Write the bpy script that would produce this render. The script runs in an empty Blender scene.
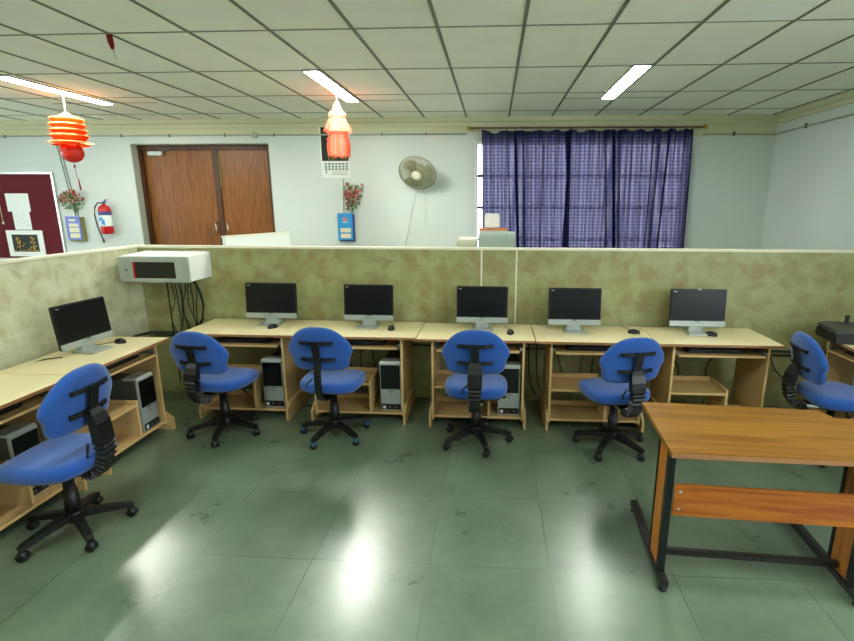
import bpy, bmesh, math, random
from mathutils import Vector, Matrix
random.seed(7)
PI = math.pi
SC = bpy.context.scene
COL = SC.collection

# ------------------------------------------------------------------ materials
def lin(c):
    return tuple(((v/255)/12.92 if v/255 <= .04045 else ((v/255+.055)/1.055)**2.4) for v in c) + (1,)

def new_mat(name):
    m = bpy.data.materials.new(name); m.use_nodes = True
    nt = m.node_tree; b = nt.nodes['Principled BSDF']
    return m, nt, b

def mat(name, col, rough=.5, metal=0, var=.06, scale=12, bump=0, bscale=60, spec=.5, stretch=None, emit=None, estr=0, coat=0, trans=0):
    m, nt, b = new_mat(name)
    N = nt.nodes; L = nt.links
    b.inputs['Roughness'].default_value = rough
    b.inputs['Metallic'].default_value = metal
    b.inputs['Specular IOR Level'].default_value = spec
    b.inputs['Coat Weight'].default_value = coat
    if trans: b.inputs['Transmission Weight'].default_value = trans
    c = lin(col)
    tc = N.new('ShaderNodeTexCoord'); mp = N.new('ShaderNodeMapping')
    L.new(tc.outputs['Object'], mp.inputs['Vector'])
    if stretch: mp.inputs['Scale'].default_value = stretch
    nz = N.new('ShaderNodeTexNoise'); nz.inputs['Scale'].default_value = scale; nz.inputs['Detail'].default_value = 4
    L.new(mp.outputs['Vector'], nz.inputs['Vector'])
    mx = N.new('ShaderNodeMix'); mx.data_type = 'RGBA'
    mx.inputs['A'].default_value = tuple(max(0, v*(1-var*2)) for v in c[:3]) + (1,)
    mx.inputs['B'].default_value = tuple(min(1, v*(1+var*2)) for v in c[:3]) + (1,)
    L.new(nz.outputs['Fac'], mx.inputs['Factor']); L.new(mx.outputs['Result'], b.inputs['Base Color'])
    if bump:
        n2 = N.new('ShaderNodeTexNoise'); n2.inputs['Scale'].default_value = bscale
        L.new(mp.outputs['Vector'], n2.inputs['Vector'])
        bp = N.new('ShaderNodeBump'); bp.inputs['Strength'].default_value = bump; bp.inputs['Distance'].default_value = .004
        L.new(n2.outputs['Fac'], bp.inputs['Height']); L.new(bp.outputs['Normal'], b.inputs['Normal'])
    if emit:
        b.inputs['Emission Color'].default_value = lin(emit); b.inputs['Emission Strength'].default_value = estr
    return m

def cloth_trans(name, col, tcol, mixf=.5, rough=.9):
    m = bpy.data.materials.new(name); m.use_nodes = True
    nt = m.node_tree; N = nt.nodes; L = nt.links
    for n in list(N): N.remove(n)
    out = N.new('ShaderNodeOutputMaterial'); d = N.new('ShaderNodeBsdfDiffuse'); t = N.new('ShaderNodeBsdfTranslucent'); mx = N.new('ShaderNodeMixShader')
    d.inputs['Color'].default_value = lin(col); t.inputs['Color'].default_value = lin(tcol)
    nz = N.new('ShaderNodeTexNoise'); nz.inputs['Scale'].default_value = 40
    mc = N.new('ShaderNodeMix'); mc.data_type = 'RGBA'
    mc.inputs['A'].default_value = lin(tuple(int(v*.85) for v in col)); mc.inputs['B'].default_value = lin(col)
    L.new(nz.outputs['Fac'], mc.inputs['Factor']); L.new(mc.outputs['Result'], d.inputs['Color'])
    mx.inputs['Fac'].default_value = mixf
    L.new(d.outputs[0], mx.inputs[1]); L.new(t.outputs[0], mx.inputs[2]); L.new(mx.outputs[0], out.inputs['Surface'])
    return m

M = {}
M['tile'] = mat('ceiling_tile', (246, 247, 230), .8, var=.03, scale=3, spec=.2)
M['tile_new'] = mat('ceiling_tile_pale', (244, 248, 236), .7, var=.02, scale=3, spec=.2)
M['grid'] = mat('ceiling_grid_metal', (112, 118, 92), .6, var=.08)
M['grid_thin'] = mat('ceiling_joint', (136, 142, 116), .6, var=.08)
M['wall'] = mat('wall_paint', (210, 218, 214), .75, var=.02, scale=1.5, spec=.25)
M['wall_cream'] = mat('wall_paint_cream', (206, 208, 172), .75, var=.02, scale=1.5, spec=.25)
M['white'] = mat('white_paint', (232, 236, 232), .5, var=.02)
M['palegrey'] = mat('pale_grey_green_paint', (186, 200, 190), .5, var=.02)
M['cream'] = mat('cream_laminate', (224, 224, 202), .5, var=.02)
M['coping'] = mat('partition_coping', (236, 232, 208), .45, var=.03)
M['alu'] = mat('aluminium', (206, 212, 206), .35, metal=.6, var=.03)
M['black'] = mat('black_plastic', (9, 10, 11), .45, var=.1)
M['blackgloss'] = mat('black_gloss', (10, 11, 13), .16, var=.05)
M['screen'] = mat('dark_screen', (11, 12, 14), .3, var=.05, scale=2, spec=.3)
M['silver'] = mat('silver_plastic', (178, 186, 180), .35, metal=.35, var=.03)
M['darkgrey'] = mat('dark_grey_plastic', (62, 66, 64), .45, var=.06)
M['midgrey'] = mat('mid_grey_metal', (112, 118, 112), .45, metal=.2, var=.05)
M['chrome'] = mat('chrome', (225, 225, 225), .18, metal=1, var=.02)
M['blue'] = mat('blue_fabric', (30, 80, 158), .85, var=.08, scale=90, bump=.25, bscale=350, spec=.25)
M['blue'].node_tree.nodes['Principled BSDF'].inputs['Sheen Weight'].default_value = .35
M['teal'] = mat('teal_caster_cover', (30, 92, 122), .5)
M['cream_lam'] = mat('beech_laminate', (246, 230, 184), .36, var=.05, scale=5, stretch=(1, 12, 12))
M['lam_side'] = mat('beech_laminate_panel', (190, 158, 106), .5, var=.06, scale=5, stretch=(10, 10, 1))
M['edge'] = mat('brown_edge_band', (160, 112, 72), .5, var=.08)
M['edge_light'] = mat('pale_edge_band', (214, 176, 118), .5, var=.05)
M['steel_dark'] = mat('black_painted_steel', (18, 24, 26), .4, metal=.2, var=.1)
M['foot_steel'] = mat('worn_brown_black_steel', (38, 34, 31), .45, metal=.2, var=.15)
M['red'] = mat('red_enamel', (196, 18, 30), .25, var=.05)
M['maroon'] = mat('maroon_felt', (92, 10, 26), .9, var=.08, scale=60, bump=.2, bscale=300)
M['paper'] = mat('paper', (232, 238, 234), .8, var=.02)
M['ink'] = mat('ink_grey', (120, 128, 132), .8)
M['inkdark'] = mat('ink_dark', (52, 60, 66), .8)
M['bluebox'] = mat('blue_box_paint', (48, 150, 214), .5, var=.05)
M['purplebox'] = mat('periwinkle_box_paint', (110, 126, 204), .5, var=.05)
M['olive'] = mat('olive_cardboard', (136, 130, 64), .7)
M['creamlabel'] = mat('cream_sticker', (226, 222, 186), .7)
M['orange_board'] = mat('orange_edge_board', (206, 112, 66), .6)
M['brass'] = mat('brass', (196, 164, 60), .3, metal=.8)
M['rod'] = mat('brown_rod', (96, 62, 40), .4)
M['leaf'] = mat('green_leaf', (74, 122, 48), .6, var=.25, scale=40)
M['petal'] = mat('dusty_red_petal', (172, 64, 62), .7, var=.2, scale=50)
M['petal_dark'] = mat('deep_red_petal', (146, 26, 40), .6, var=.2, scale=50)
M['petal_pink'] = mat('pale_pink_petal', (206, 140, 128), .7, var=.15, scale=50)
M['conduit'] = mat('grey_conduit', (166, 174, 154), .5, var=.06)
M['fanbeige'] = mat('olive_beige_plastic', (160, 160, 128), .45, var=.06)
M['ivory'] = mat('ivory_plastic', (226, 222, 196), .4)
M['gold'] = mat('gold_paint', (196, 150, 50), .5, var=.2, scale=50)
M['darkpic'] = mat('dark_green_print', (22, 38, 24), .6, var=.4, scale=25)
M['navy_print'] = mat('navy_print', (56, 62, 130), .6)
M['jamb'] = mat('plaster_reveal', (176, 182, 166), .8)
M['cord_white'] = mat('white_cord', (214, 216, 206), .6)
M['orange_foil'] = cloth_trans('orange_lantern_foil', (250, 90, 30), (255, 120, 50), .5)
M['yellow_foil'] = cloth_trans('pale_orange_lantern_foil', (252, 178, 118), (255, 190, 130), .5)
M['coral_foil'] = cloth_trans('coral_lantern_film', (250, 138, 104), (255, 140, 105), .5)
M['coral_pale'] = cloth_trans('pale_coral_lantern_film', (250, 178, 156), (255, 165, 140), .5)
M['redball'] = mat('red_ball_gloss', (212, 34, 18), .25, var=.05)
M['pinkribbon'] = cloth_trans('dull_red_ribbon', (170, 66, 60), (180, 70, 60), .3)

def wood_mat(name, base, dark, scale, rough, stretch, coat=0):
    m, nt, b = new_mat(name); N = nt.nodes; L = nt.links
    tc = N.new('ShaderNodeTexCoord'); mp = N.new('ShaderNodeMapping'); mp.inputs['Scale'].default_value = stretch
    L.new(tc.outputs['Object'], mp.inputs['Vector'])
    nz = N.new('ShaderNodeTexNoise'); nz.inputs['Scale'].default_value = scale; nz.inputs['Detail'].default_value = 6; nz.inputs['Distortion'].default_value = .6
    L.new(mp.outputs['Vector'], nz.inputs['Vector'])
    cr = N.new('ShaderNodeValToRGB'); cr.color_ramp.elements[0].position = .34; cr.color_ramp.elements[1].position = .62
    cr.color_ramp.elements[0].color = lin(dark); cr.color_ramp.elements[1].color = lin(base)
    L.new(nz.outputs['Fac'], cr.inputs['Fac']); L.new(cr.outputs['Color'], b.inputs['Base Color'])
    b.inputs['Roughness'].default_value = rough; b.inputs['Coat Weight'].default_value = coat
    return m
M['doorwood'] = wood_mat('door_veneer', (142, 88, 30), (112, 62, 18), 3, .38, (14, 14, 1))
M['doorwood_dark'] = wood_mat('door_frame_wood', (88, 48, 22), (58, 30, 14), 3, .45, (10, 10, 1))
M['bench_top'] = wood_mat('teak_laminate', (150, 104, 30), (122, 76, 14), 2.2, .34, (1, 16, 16))
M['bench_side'] = wood_mat('teak_laminate_panel', (184, 108, 28), (150, 74, 14), 2.2, .4, (1, 16, 16))
M['bench_up'] = wood_mat('teak_laminate_upright', (190, 122, 40), (166, 92, 24), 2.2, .4, (16, 16, 1))

def partition_mat(name, c0, c1, c2, cl):
    m, nt, b = new_mat(name); N = nt.nodes; L = nt.links
    tc = N.new('ShaderNodeTexCoord')
    n1 = N.new('ShaderNodeTexNoise'); n1.inputs['Scale'].default_value = 8; n1.inputs['Detail'].default_value = 7; n1.inputs['Distortion'].default_value = .5
    L.new(tc.outputs['Object'], n1.inputs['Vector'])
    cr = N.new('ShaderNodeValToRGB'); e = cr.color_ramp.elements
    e[0].position = .33; e[0].color = lin(c0); e[1].position = .62; e[1].color = lin(c1)
    k = cr.color_ramp.elements.new(.47); k.color = lin(c2)
    L.new(n1.outputs['Fac'], cr.inputs['Fac'])
    # sheet joints of the printed tile pattern, 0.3 m squares
    sx = N.new('ShaderNodeSeparateXYZ'); L.new(tc.outputs['Object'], sx.inputs[0])
    def line(sock, pitch, wid):
        a = N.new('ShaderNodeMath'); a.operation = 'DIVIDE'; L.new(sock, a.inputs[0]); a.inputs[1].default_value = pitch
        f = N.new('ShaderNodeMath'); f.operation = 'FRACT'; L.new(a.outputs[0], f.inputs[0])
        g = N.new('ShaderNodeMath'); g.operation = 'LESS_THAN'; L.new(f.outputs[0], g.inputs[0]); g.inputs[1].default_value = wid
        return g.outputs[0]
    ad = N.new('ShaderNodeMath'); ad.operation = 'ADD'; L.new(sx.outputs[0], ad.inputs[0]); L.new(sx.outputs[1], ad.inputs[1])
    l1 = line(ad.outputs[0], .3, .02); l2 = line(sx.outputs[2], .3, .02)
    mxx = N.new('ShaderNodeMath'); mxx.operation = 'MAXIMUM'; L.new(l1, mxx.inputs[0]); L.new(l2, mxx.inputs[1])
    sc = N.new('ShaderNodeMath'); sc.operation = 'MULTIPLY'; L.new(mxx.outputs[0], sc.inputs[0]); sc.inputs[1].default_value = .35
    mx = N.new('ShaderNodeMix'); mx.data_type = 'RGBA'; mx.inputs['B'].default_value = lin(cl)
    L.new(sc.outputs[0], mx.inputs['Factor']); L.new(cr.outputs['Color'], mx.inputs['A'])
    L.new(mx.outputs['Result'], b.inputs['Base Color']); b.inputs['Roughness'].default_value = .45
    return m
M['partition'] = partition_mat('marbled_partition_laminate', (150, 138, 90), (166, 168, 118), (156, 154, 102), (176, 176, 134))
M['partition_lit'] = partition_mat('lit_marbled_partition_laminate', (186, 180, 142), (212, 214, 182), (202, 201, 164), (220, 220, 194))  # same laminate made paler: the light on the left partition, put into colour

def floor_mat():
    m, nt, b = new_mat('green_kota_stone'); N = nt.nodes; L = nt.links
    tc = N.new('ShaderNodeTexCoord')
    # slab joints at 0.61 m
    mp = N.new('ShaderNodeMapping'); mp.inputs['Location'].default_value = (.295, -2.2+.61*6, 0)
    L.new(tc.outputs['Object'], mp.inputs['Vector'])
    wob = N.new('ShaderNodeTexNoise'); wob.inputs['Scale'].default_value = 4; L.new(tc.outputs['Object'], wob.inputs['Vector'])
    vs = N.new('ShaderNodeVectorMath'); vs.operation = 'SCALE'; vs.inputs['Scale'].default_value = .014
    L.new(wob.outputs['Color'], vs.inputs[0])
    va = N.new('ShaderNodeVectorMath'); L.new(mp.outputs['Vector'], va.inputs[0]); L.new(vs.outputs[0], va.inputs[1])
    br = N.new('ShaderNodeTexBrick'); br.offset = 0; br.squash = 1
    br.inputs['Scale'].default_value = 1; br.inputs['Brick Width'].default_value = .61; br.inputs['Row Height'].default_value = .61
    br.inputs['Mortar Size'].default_value = .003; br.inputs['Mortar Smooth'].default_value = .3; br.inputs['Bias'].default_value = 0
    br.inputs['Color1'].default_value = lin((93, 110, 91)); br.inputs['Color2'].default_value = lin((104, 122, 101)); br.inputs['Mortar'].default_value = lin((98, 116, 95))
    L.new(va.outputs[0], br.inputs['Vector'])
    n1 = N.new('ShaderNodeTexNoise'); n1.inputs['Scale'].default_value = 2.2; n1.inputs['Detail'].default_value = 8; n1.inputs['Roughness'].default_value = .65
    L.new(tc.outputs['Object'], n1.inputs['Vector'])
    cr = N.new('ShaderNodeValToRGB'); cr.color_ramp.elements[0].position = .3; cr.color_ramp.elements[1].position = .7
    cr.color_ramp.elements[0].color = (.68, .7, .68, 1); cr.color_ramp.elements[1].color = (1.22, 1.22, 1.2, 1)
    L.new(n1.outputs['Fac'], cr.inputs['Fac'])
    mu = N.new('ShaderNodeMix'); mu.data_type = 'RGBA'; mu.blend_type = 'MULTIPLY'; mu.inputs['Factor'].default_value = 1
    L.new(br.outputs['Color'], mu.inputs['A']); L.new(cr.outputs['Color'], mu.inputs['B'])
    # small dark scuffs
    n3 = N.new('ShaderNodeTexNoise'); n3.inputs['Scale'].default_value = 14; n3.inputs['Detail'].default_value = 6
    L.new(tc.outputs['Object'], n3.inputs['Vector'])
    c3 = N.new('ShaderNodeValToRGB'); c3.color_ramp.elements[0].position = .2; c3.color_ramp.elements[1].position = .42
    c3.color_ramp.elements[0].color = (.82, .82, .8, 1); c3.color_ramp.elements[1].color = (1, 1, 1, 1)
    L.new(n3.outputs['Fac'], c3.inputs['Fac'])
    m2 = N.new('ShaderNodeMix'); m2.data_type = 'RGBA'; m2.blend_type = 'MULTIPLY'; m2.inputs['Factor'].default_value = 1
    L.new(mu.outputs['Result'], m2.inputs['A']); L.new(c3.outputs['Color'], m2.inputs['B'])
    # joints: filled and faint in some stretches, open and dark in others
    nj = N.new('ShaderNodeTexNoise'); nj.inputs['Scale'].default_value = 1.1; nj.inputs['Detail'].default_value = 2; L.new(tc.outputs['Object'], nj.inputs['Vector'])
    rj = N.new('ShaderNodeMapRange'); rj.inputs['From Min'].default_value = .42; rj.inputs['From Max'].default_value = .6; rj.inputs['To Min'].default_value = .12; rj.inputs['To Max'].default_value = .95
    L.new(nj.outputs['Fac'], rj.inputs['Value'])
    mj = N.new('ShaderNodeMath'); mj.operation = 'MULTIPLY'; L.new(rj.outputs[0], mj.inputs[0]); L.new(br.outputs['Fac'], mj.inputs[1])
    m4 = N.new('ShaderNodeMix'); m4.data_type = 'RGBA'; m4.inputs['B'].default_value = lin((58, 62, 50))
    L.new(mj.outputs[0], m4.inputs['Factor']); L.new(m2.outputs['Result'], m4.inputs['A'])
    L.new(m4.outputs['Result'], b.inputs['Base Color'])
    rr = N.new('ShaderNodeMapRange'); rr.inputs['To Min'].default_value = .2; rr.inputs['To Max'].default_value = .4
    L.new(n1.outputs['Fac'], rr.inputs['Value']); L.new(rr.outputs[0], b.inputs['Roughness'])
    bp = N.new('ShaderNodeBump'); bp.inputs['Strength'].default_value = .25; bp.inputs['Distance'].default_value = .003
    n4 = N.new('ShaderNodeTexNoise'); n4.inputs['Scale'].default_value = 5; n4.inputs['Detail'].default_value = 3; L.new(tc.outputs['Object'], n4.inputs['Vector'])
    inv = N.new('ShaderNodeMath'); inv.operation = 'SUBTRACT'; L.new(n4.outputs['Fac'], inv.inputs[0]); L.new(mj.outputs[0], inv.inputs[1])
    L.new(inv.outputs[0], bp.inputs['Height']); L.new(bp.outputs['Normal'], b.inputs['Normal'])
    b.inputs['Specular IOR Level'].default_value = .6
    b.inputs['Coat Weight'].default_value = .6; b.inputs['Coat IOR'].default_value = 1.5; b.inputs['Coat Roughness'].default_value = .24
    return m
M['floor'] = floor_mat()

def curtain_mat():
    m = bpy.data.materials.new('navy_printed_curtain'); m.use_nodes = True
    nt = m.node_tree; N = nt.nodes; L = nt.links
    for n in list(N): N.remove(n)
    out = N.new('ShaderNodeOutputMaterial'); d = N.new('ShaderNodeBsdfDiffuse'); t = N.new('ShaderNodeBsdfTranslucent'); mx = N.new('ShaderNodeMixShader')
    uv = N.new('ShaderNodeUVMap')
    sx = N.new('ShaderNodeSeparateXYZ'); L.new(uv.outputs[0], sx.inputs[0])
    def wave(sock, pitch, phase=0):
        a = N.new('ShaderNodeMath'); a.operation = 'MULTIPLY_ADD'; L.new(sock, a.inputs[0]); a.inputs[1].default_value = 2*PI/pitch; a.inputs[2].default_value = phase
        s = N.new('ShaderNodeMath'); s.operation = 'SINE'; L.new(a.outputs[0], s.inputs[0]); return s.outputs[0]
    wx = wave(sx.outputs[0], .05); wz = wave(sx.outputs[1], .046)
    ad = N.new('ShaderNodeMath'); ad.operation = 'ADD'; L.new(wx, ad.inputs[0]); L.new(wz, ad.inputs[1])
    nz = N.new('ShaderNodeTexNoise'); nz.inputs['Scale'].default_value = 30; L.new(uv.outputs[0], nz.inputs['Vector'])
    a2 = N.new('ShaderNodeMath'); L.new(ad.outputs[0], a2.inputs[0]); L.new(nz.outputs['Fac'], a2.inputs[1])
    cr = N.new('ShaderNodeValToRGB'); cr.color_ramp.elements[0].position = .15; cr.color_ramp.elements[1].position = .95
    mr = N.new('ShaderNodeMapRange'); mr.inputs['From Min'].default_value = -1.5; mr.inputs['From Max'].default_value = 2.5
    L.new(a2.outputs[0], mr.inputs['Value']); L.new(mr.outputs[0], cr.inputs['Fac'])
    cr.color_ramp.elements[0].color = lin((70, 74, 114)); cr.color_ramp.elements[1].color = lin((132, 126, 146))
    L.new(cr.outputs['Color'], t.inputs['Color'])
    c2 = N.new('ShaderNodeValToRGB'); L.new(mr.outputs[0], c2.inputs['Fac'])
    c2.color_ramp.elements[0].color = lin((12, 18, 48)); c2.color_ramp.elements[1].color = lin((21, 28, 60))
    L.new(c2.outputs['Color'], d.inputs['Color'])
    lw = N.new('ShaderNodeLayerWeight'); lw.inputs['Blend'].default_value = .35
    mf = N.new('ShaderNodeMapRange'); mf.inputs['To Min'].default_value = .22; mf.inputs['To Max'].default_value = .02; L.new(lw.outputs['Facing'], mf.inputs['Value']); L.new(mf.outputs[0], mx.inputs['Fac'])
    L.new(d.outputs[0], mx.inputs[1]); L.new(t.outputs[0], mx.inputs[2])
    tr = N.new('ShaderNodeBsdfTransparent'); tr.inputs['Color'].default_value = lin((196, 190, 220)); m2 = N.new('ShaderNodeMixShader')
    m3 = N.new('ShaderNodeMapRange'); m3.inputs['From Min'].default_value = -.5; m3.inputs['From Max'].default_value = 2.2; m3.inputs['To Min'].default_value = .005; m3.inputs['To Max'].default_value = .035
    L.new(a2.outputs[0], m3.inputs['Value']); L.new(m3.outputs[0], m2.inputs['Fac']); L.new(mx.outputs[0], m2.inputs[1]); L.new(tr.outputs[0], m2.inputs[2]); L.new(m2.outputs[0], out.inputs['Surface'])
    return m
M['curtain'] = curtain_mat()

LIGHT_STR = 47.0
M['tube'] = mat('lit_diffuser', (255, 255, 255), .6, emit=(250, 255, 244), estr=LIGHT_STR)

M['tube_weak'] = mat('dimmed_lit_diffuser', (255, 255, 255), .6, emit=(250, 255, 244), estr=LIGHT_STR*.55)  # dimmed to keep the right side and the chair backs darker

def glass_mat():
    m = bpy.data.materials.new('clear_window_glass'); m.use_nodes = True
    nt = m.node_tree; N = nt.nodes; L = nt.links
    for n in list(N): N.remove(n)
    out = N.new('ShaderNodeOutputMaterial'); t = N.new('ShaderNodeBsdfTransparent'); g = N.new('ShaderNodeBsdfGlossy'); mx = N.new('ShaderNodeMixShader')
    g.inputs['Roughness'].default_value = .02
    f = N.new('ShaderNodeFresnel'); f.inputs['IOR'].default_value = 1.3
    L.new(f.outputs[0], mx.inputs['Fac']); L.new(t.outputs[0], mx.inputs[1]); L.new(g.outputs[0], mx.inputs[2]); L.new(mx.outputs[0], out.inputs['Surface'])
    return m
M['glass'] = glass_mat()

# ------------------------------------------------------------------ mesh building
class MB:
    """collects shapes into one mesh"""
    def __init__(s): s.bm = bmesh.new(); s.mats = []; s.cur = 0
    def use(s, m):
        if m not in s.mats: s.mats.append(m)
        s.cur = s.mats.index(m); return s
    def _f(s, vs, smooth=False):
        try:
            f = s.bm.faces.new(vs); f.material_index = s.cur; f.smooth = smooth; return f
        except ValueError: return None
    def box(s, x0, x1, y0, y1, z0, z1, bev=0, mtx=None):
        t = bmesh.new(); bmesh.ops.create_cube(t, size=1)
        for v in t.verts: v.co = Vector(((x0+x1)/2+v.co.x*(x1-x0), (y0+y1)/2+v.co.y*(y1-y0), (z0+z1)/2+v.co.z*(z1-z0)))
        if bev: bmesh.ops.bevel(t, geom=list(t.edges), offset=bev, segments=2, affect='EDGES', clamp_overlap=True)
        if mtx is not None: bmesh.ops.transform(t, matrix=mtx, verts=t.verts)
        s.merge(t); return s
    def merge(s, t, smooth=False):
        mp = {}
        for v in t.verts: mp[v] = s.bm.verts.new(v.co)
        for f in t.faces: s._f([mp[v] for v in f.verts], smooth or f.smooth)
        t.free()
    def ring_loft(s, rings, smooth=True, caps=True, closed=True):
        vr = [[s.bm.verts.new(p) for p in r] for r in rings]
        n = len(rings[0])
        for a, b in zip(vr, vr[1:]):
            for i in range(n if closed else n-1):
                j = (i+1) % n; s._f([a[i], a[j], b[j], b[i]], smooth)
        if caps and closed:
            s._f(list(reversed(vr[0]))); s._f(vr[-1])
        return s
    def tube(s, pts, r, n=10, flat=1.0, rs=None, caps=True, up=Vector((0, 0, 1))):
        pts = [Vector(p) for p in pts]; rings = []
        for i, p in enumerate(pts):
            d = (pts[min(i+1, len(pts)-1)]-pts[max(i-1, 0)]).normalized()
            u = up if abs(d.dot(up)) < .95 else Vector((1, 0, 0))
            a = d.cross(u).normalized(); b = a.cross(d).normalized()
            rr = rs[i] if rs else r
            rings.append([p+a*math.cos(2*PI*k/n)*rr+b*math.sin(2*PI*k/n)*rr*flat for k in range(n)])
        return s.ring_loft(rings, caps=caps)
    def bar(s, pts, w, h, side=None):
        """rectangular section swept along points; w along side vector, h across; w,h may be lists"""
        pts = [Vector(p) for p in pts]; rings = []
        for i, p in enumerate(pts):
            d = (pts[min(i+1, len(pts)-1)]-pts[max(i-1, 0)]).normalized()
            a = Vector(side) if side else d.cross(Vector((0, 0, 1))).normalized()
            a = (a-d*a.dot(d)).normalized(); b = a.cross(d).normalized()
            ww = (w[i] if isinstance(w, (list, tuple)) else w)/2; hh = (h[i] if isinstance(h, (list, tuple)) else h)/2
            rings.append([p+a*ww+b*hh, p-a*ww+b*hh, p-a*ww-b*hh, p+a*ww-b*hh])
        return s.ring_loft(rings, smooth=False)
    def lathe(s, prof, cx=0, cy=0, n=20, smooth=True, caps=True, mtx=None, wob=None):
        rings = []
        for j, (r, z) in enumerate(prof):
            ring = []
            for k in range(n):
                rr = r*(wob(k, j) if wob else 1)
                p = Vector((cx+rr*math.cos(2*PI*k/n), cy+rr*math.sin(2*PI*k/n), z))
                if mtx is not None: p = mtx @ p
                ring.append(p)
            rings.append(ring)
        return s.ring_loft(rings, smooth=smooth, caps=caps)
    def sphere(s, c, r, sx=1, sy=1, sz=1, u=14, v=10):
        t = bmesh.new(); bmesh.ops.create_uvsphere(t, u_segments=u, v_segments=v, radius=r)
        for w in t.verts: w.co = Vector((c[0]+w.co.x*sx, c[1]+w.co.y*sy, c[2]+w.co.z*sz))
        s.merge(t, True); return s
    def prism(s, poly, y0, y1, axis='y', bev=0):
        """poly of (a,b) extruded along axis"""
        def P(a, b, t): return {'y': (a, t, b), 'x': (t, a, b), 'z': (a, b, t)}[axis]
        t = bmesh.new()
        A = [t.verts.new(P(a, b, y0)) for a, b in poly]; B = [t.verts.new(P(a, b, y1)) for a, b in poly]
        t.faces.new(list(reversed(A))); t.faces.new(B)
        n = len(poly)
        for i in range(n): t.faces.new([A[i], A[(i+1) % n], B[(i+1) % n], B[i]])
        bmesh.ops.recalc_face_normals(t, faces=t.faces)
        if bev: bmesh.ops.bevel(t, geom=list(t.edges), offset=bev, segments=2, affect='EDGES', clamp_overlap=True)
        s.merge(t); return s
    def build(s, name, material, parent=None, loc=None, recalc=True):
        if recalc: bmesh.ops.recalc_face_normals(s.bm, faces=s.bm.faces)
        me = bpy.data.meshes.new(name); s.bm.to_mesh(me); s.bm.free()
        for m in (s.mats or [material]): me.materials.append(m)
        o = bpy.data.objects.new(name, me); COL.objects.link(o)
        if parent is not None: o.parent = parent
        if loc: o.location = loc
        return o

def tag(o, label=None, cat=None, group=None, kind=None):
    if label: o['label'] = label
    if cat: o['category'] = cat
    if group: o['group'] = group
    if kind: o['kind'] = kind
    return o

def empty(name, loc, rz=0, label=None, cat=None, group=None):
    o = bpy.data.objects.new(name, None); COL.objects.link(o); o.empty_display_size = .1
    o.location = loc; o.rotation_euler = (0, 0, rz)
    return tag(o, label, cat, group)

def struct(o): o['kind'] = 'structure'; return o

def copy_tree(o, parent=None):
    c = o.copy(); COL.objects.link(c); c.parent = parent
    for ch in [x for x in bpy.data.objects if x.parent == o]: copy_tree(ch, c)
    return c

def cable_path(a, b, sag=.0, n=12, wob=.0, seed=0):
    r = random.Random(seed); a, b = Vector(a), Vector(b); P = []
    ph = [r.uniform(0, 6.28) for _ in range(4)]
    for i in range(n+1):
        t = i/n; p = a.lerp(b, t); p.z -= sag*4*t*(1-t)
        k = math.sin(PI*t)
        p.x += wob*k*(math.sin(ph[0]+t*7)+.5*math.sin(ph[1]+t*15)); p.y += .3*wob*k*math.sin(ph[2]+t*9)
        P.append(p)
    return P

# ------------------------------------------------------------------ camera
cam = bpy.data.cameras.new('camera'); co = bpy.data.objects.new('camera', cam); COL.objects.link(co); SC.camera = co
W, H = 854, 641
F, CX, CY, YAW, PIT, ROL = 500.0, 462.706, 320.666, .061, .23, .002
cy_, sy_ = math.cos(YAW), math.sin(YAW); cp, sp = math.cos(PIT), math.sin(PIT); cr_, sr_ = math.cos(ROL), math.sin(ROL)
Rz = Matrix(((cy_, -sy_, 0), (sy_, cy_, 0), (0, 0, 1)))
rt = Vector((1, 0, 0)); up = Vector((0, sp, cp)); fw = Vector((0, cp, -sp))
r2 = Rz @ (rt*cr_+up*sr_); u2 = Rz @ (up*cr_-rt*sr_); f2 = Rz @ fw
mw = Matrix.Identity(4)
for i in range(3): mw[i][0] = r2[i]; mw[i][1] = u2[i]; mw[i][2] = -f2[i]
mw[0][3], mw[1][3], mw[2][3] = 0, 0, 1.8
co.matrix_world = mw
cam.sensor_fit = 'HORIZONTAL'; cam.sensor_width = 36; cam.lens = F/W*36
cam.shift_x = (W/2-CX)/W; cam.shift_y = (CY-H/2)/W
cam.clip_start = .05; cam.clip_end = 100

# ------------------------------------------------------------------ room
YB = 7.62; XR = 3.9; XL = -9.0; YF = -3.2; ZC = 3.0
struct(MB().box(XL-.2, XR+.2, YF-.2, YB+.4, -.1, 0).build('floor', M['floor']))
struct(MB().box(XL-.2, XR+.2, YF-.2, YB+.4, ZC, ZC+.1).build('ceiling', M['tile']))
DX0, DX1, DZ = -5.50, -3.35, 2.67        # door opening
WX0, WX1, WZ0, WZ1 = -.30, 2.74, .92, 2.69   # window opening
wb = MB().use(M['wall'])
for a in ((XL, DX0, 0, 2.8), (DX0, DX1, DZ, 2.8), (DX1, WX0, 0, 2.8), (WX0, WX1, 0, WZ0), (WX0, WX1, WZ1, 2.8), (WX1, XR, 0, 2.8)):
    wb.box(a[0], a[1], YB, YB+.28, a[2], a[3])
wb.use(M['wall_cream']).box(XL, XR, YB-.004, YB+.28, 2.8, ZC)
wb.box(WX1+.01, XR, YB-.004, YB+.27, 2.73, 2.8)
struct(wb.build('wall_back', M['wall']))
def wall_with_gap(name, fixed0, fixed1, a0, a1, g0, g1, zg0, zg1, axis):
    b_ = MB()
    for p0, p1, z0, z1 in ((a0, g0, 0, ZC), (g1, a1, 0, ZC), (g0, g1, 0, zg0), (g0, g1, zg1, ZC)):
        if axis == 'x': b_.box(p0, p1, fixed0, fixed1, z0, z1)
        else: b_.box(fixed0, fixed1, p0, p1, z0, z1)
    return struct(b_.build(name, M['wall']))
wall_with_gap('wall_left', XL-.2, XL, YF, YB+.28, 3.5, 5.7, 1.1, 2.6, 'y')
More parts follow.
